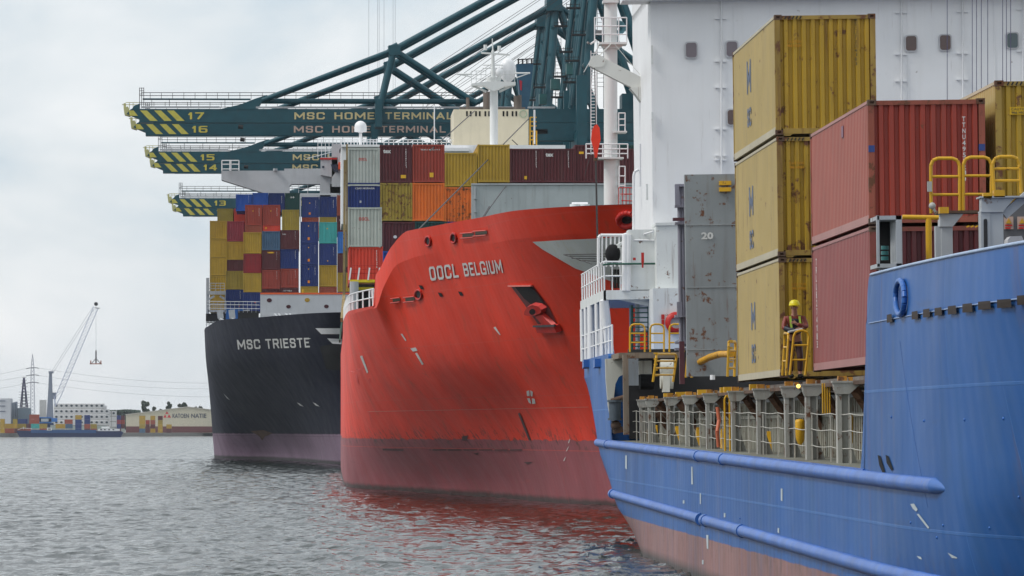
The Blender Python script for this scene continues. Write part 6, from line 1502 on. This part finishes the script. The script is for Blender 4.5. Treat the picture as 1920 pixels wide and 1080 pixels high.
mb = MB(); mb.box(W(168,683,D4), W(191,681.2,D4)+Vector((0,2.4,0))); mb.box(W(169,683,D4), W(171,676,D4)+Vector((0,2.4,0))); mb.box(W(188,683,D4), W(190,676,D4)+Vector((0,2.4,0))); mb.build('beam', plain('spreader_orange', (.4,.16,.11)), sp)
mb = MB(); mb.tube(W(180,681,D4+1), W(180,657,D4+1), .45, 6); mb.path([W(172,681,D4+1),W(180,672,D4+1),W(188,681,D4+1)], .25, 4); mb.build('head_block', plain('block_dark', (.1,.09,.1)), sp)
# warehouse with painted name
D5 = SD(310)+75; 
wh = thing('warehouse', 'long cream gabled warehouse with a red emblem and dark painted name', 'building', tuple(W(236,812,D5)))
mb = MB(); mb.prism([(W(x,y,D5).x,W(x,y,D5).z) for x,y in ((236,812),(520,812),(520,784),(398,768.5),(352,763.5),(236,778))][::-1], D5, D5+60); mb.build('wall', plain('warehouse_cream', (.56,.52,.40)), wh)
mb = MB(); mb.beam(W(235,777.6,D5-.3), W(352,762.9,D5-.3), .5, .5); mb.beam(W(352,762.9,D5-.3), W(520,783.5,D5-.3), .5, .5); mb.build('roof', plain('roof_pale', (.5,.48,.42)), wh)
mb = MB(); mb.box(W(236,811,D5-.4), W(520,799.5,D5-.4)+Vector((0,.3,0))); mb.build('plinth', plain('plinth_maroon', (.13,.035,.035)), wh)
mb = MB()
for wtx, a, b in (('KATOEN',323,354),('NATIE',358,387)): mb.text(wtx, W(a,783.3,D5-.15), (1,0,0), (0,0,1), W(0,775.2,D5).z-W(0,783.3,D5).z, W(b,0,D5).x-W(a,0,D5).x, .02)
mb.build('wall_lettering', plain('wall_letter_dark', (.07,.08,.11)), wh)
mb = MB()
for tri in (((313,771),(310,776),(316,776)),((309.5,776.8),(306,783),(312.5,783)),((317,776.8),(313.5,783),(320.5,783))): mb.add([W(x,y,D5-.15) for x,y in tri], [(0,1,2)])
mb.build('wall_emblem', plain('emblem_red_far', (.6,.02,.03)), wh)
# stockpile left of the warehouse: pale sheds
mb = MB(); mb.box(W(200,812,D5-40), W(214,775,D5-40)+Vector((0,12,0))); mb.box(W(212,812,D5-38), W(219,778,D5-38)+Vector((0,12,0)))
top(mb.build('storage_shed', plain('shed_grey', (.38,.40,.39)), org=tuple(W(200,812,D5-40))), 'grey green flat shed between the white containers and the warehouse', 'building')
# trees behind the warehouse
bark = plain('bark', (.08,.06,.05), .9)
def tree(px, ytop, wpx, lab, sd, D=3300):
    r = random.Random(sd); k = F/D; g = W(px, 806, D); g.z = 2.2; H_ = W(px, ytop, D).z-2.2; rw = wpx/k/2
    t = thing('tree', lab, 'tree', tuple(g), 'trees behind the far quay')
    mb = MB(); mb.tube(g, g+Vector((0,0,H_*.6)), .35, 6, .15); 
    for _ in range(4): mb.tube(g+Vector((0,0,H_*.4)), g+Vector((r.uniform(-1,1)*rw*.6, r.uniform(-1,1)*rw*.5, H_*r.uniform(.6,.85))), .12, 4, .05)
    mb.build('trunk', bark, t)
    mb = MB(); cl_ = [(r.uniform(-.6,.6)*rw, r.uniform(-.5,.5)*rw, H_*r.uniform(.2,.92), rw*r.uniform(.4,.7)) for _ in range(16)]
    for _ in range(1700):
        x, y, z, rr = r.choice(cl_); d = Vector((r.gauss(0,1),r.gauss(0,1),r.gauss(0,1))).normalized()*rr*r.uniform(.5,1.05)
        c = g+Vector((x,y,z))+d; c.z = min(c.z, g.z+H_); u = Vector((r.gauss(0,1),r.gauss(0,1),r.gauss(0,1))).normalized()*.45; v = u.orthogonal().normalized()*.4
        mb.add([c-u-v,c+u-v,c+u+v,c-u+v], [(0,1,2,3)])
    mb.build('crown', plain('foliage_'+str(sd), (.028+.006*(sd%3),.050,.022), .8), t)
tree(274,750,16,'tall dark tree above the warehouse roof, leftmost and widest',1); tree(287,760,9,'small low tree right of the leftmost tall one',2); tree(300,762,6,'tiny narrow tree between the small one and the slim one',3)
tree(316,751,11,'slim upright tree above the red emblem',4); tree(338,755,9,'short tree touching the tallest right hand one',5); tree(346,749,11,'tallest tree right of the emblem, just left of the roof ridge',6); tree(366,760,9,'low tree right of the roof ridge',7); tree(376,756,11,'rounded tree nearest the black ship',8)
mb = MB(); r = random.Random(5)
for i in range(2600):
    px = r.uniform(205,262); y = 806-(806-769)*r.random()**.6+abs(px-238)*.06; c = W(px, y, 3450+r.uniform(0,20)); u = Vector((r.gauss(0,1),r.gauss(0,1),r.gauss(0,1))).normalized()*.8; v = u.orthogonal().normalized()*.7
    mb.add([c-u-v,c+u-v,c+u+v,c-u+v], [(0,1,2,3)])
top(mb.build('far_wood', plain('far_foliage', (.035,.06,.04), .9), org=tuple(W(205,806,3450))), 'low line of far off woodland left of the warehouse', 'wood', kind='stuff')
# barge at the far quay
D6 = 2785; bg_ = thing('barge', 'long low blue inland barge with a white wheelhouse moored across the water', 'barge', tuple(W(130,817,D6)))
mb = MB(); mb.prism([(W(x,y,D6).x,W(x,y,D6).z) for x,y in ((32,807.5),(40,822),(226,822),(232,811),(228,808.5))], D6-9, D6); mb.build('hull', plain('barge_dark_blue', (.018,.03,.10), .45), bg_)
mb = MB(); mb.box(W(58,812,D6-9.1), W(180,806,D6-9.1)+Vector((0,8,0))); mb.build('hold_coaming', plain('barge_blue', (.03,.09,.24)), bg_)
mb = MB(); mb.box(W(184,808,D6-8), W(224,804,D6-8)+Vector((0,6,0))); mb.box(W(190,803,D6-7), W(205,800,D6-7)+Vector((0,4,0))); mb.box(W(88,807,D6-9.3), W(97,802,D6-9.3)+Vector((0,2,0))); wheel = mb.build('wheelhouse', white, bg_)
mb = MB()
for x in (188,195,203,211): mb.box(W(x,806.5,D6-8.1), W(x+3,804.5,D6-8.1)+Vector((0,.05,0)))
mb.box(W(90,805.5,D6-9.4), W(95,803.5,D6-9.4)+Vector((0,.05,0))); mb.build('window', dark, wheel)
mb = MB(); mb.path([W(33,806,D6-5),W(42,802.5,D6-5),W(60,803.5,D6-5)], .2, 4); mb.tube(W(44,805,D6-5), W(44,800,D6-5), .15, 5); mb.build('bow_railing', whiteD, bg_)
# ---------------------------------------------------------------- the air over the harbour
m = bpy.data.materials.new('haze'); m.use_nodes = True; t = m.node_tree; t.nodes.clear()
o_ = t.nodes.new('ShaderNodeOutputMaterial'); v = t.nodes.new('ShaderNodeVolumePrincipled'); v.inputs['Color'].default_value = (.86,.93,1,1); v.inputs['Density'].default_value = .000035; v.inputs['Anisotropy'].default_value = .2
t.links.new(v.outputs[0], o_.inputs['Volume'])
mb = MB(); mb.box((-12500,-3100,-6), (12500,12600,125)); hz = mb.build('haze', m); props(hz, kind='stuff')
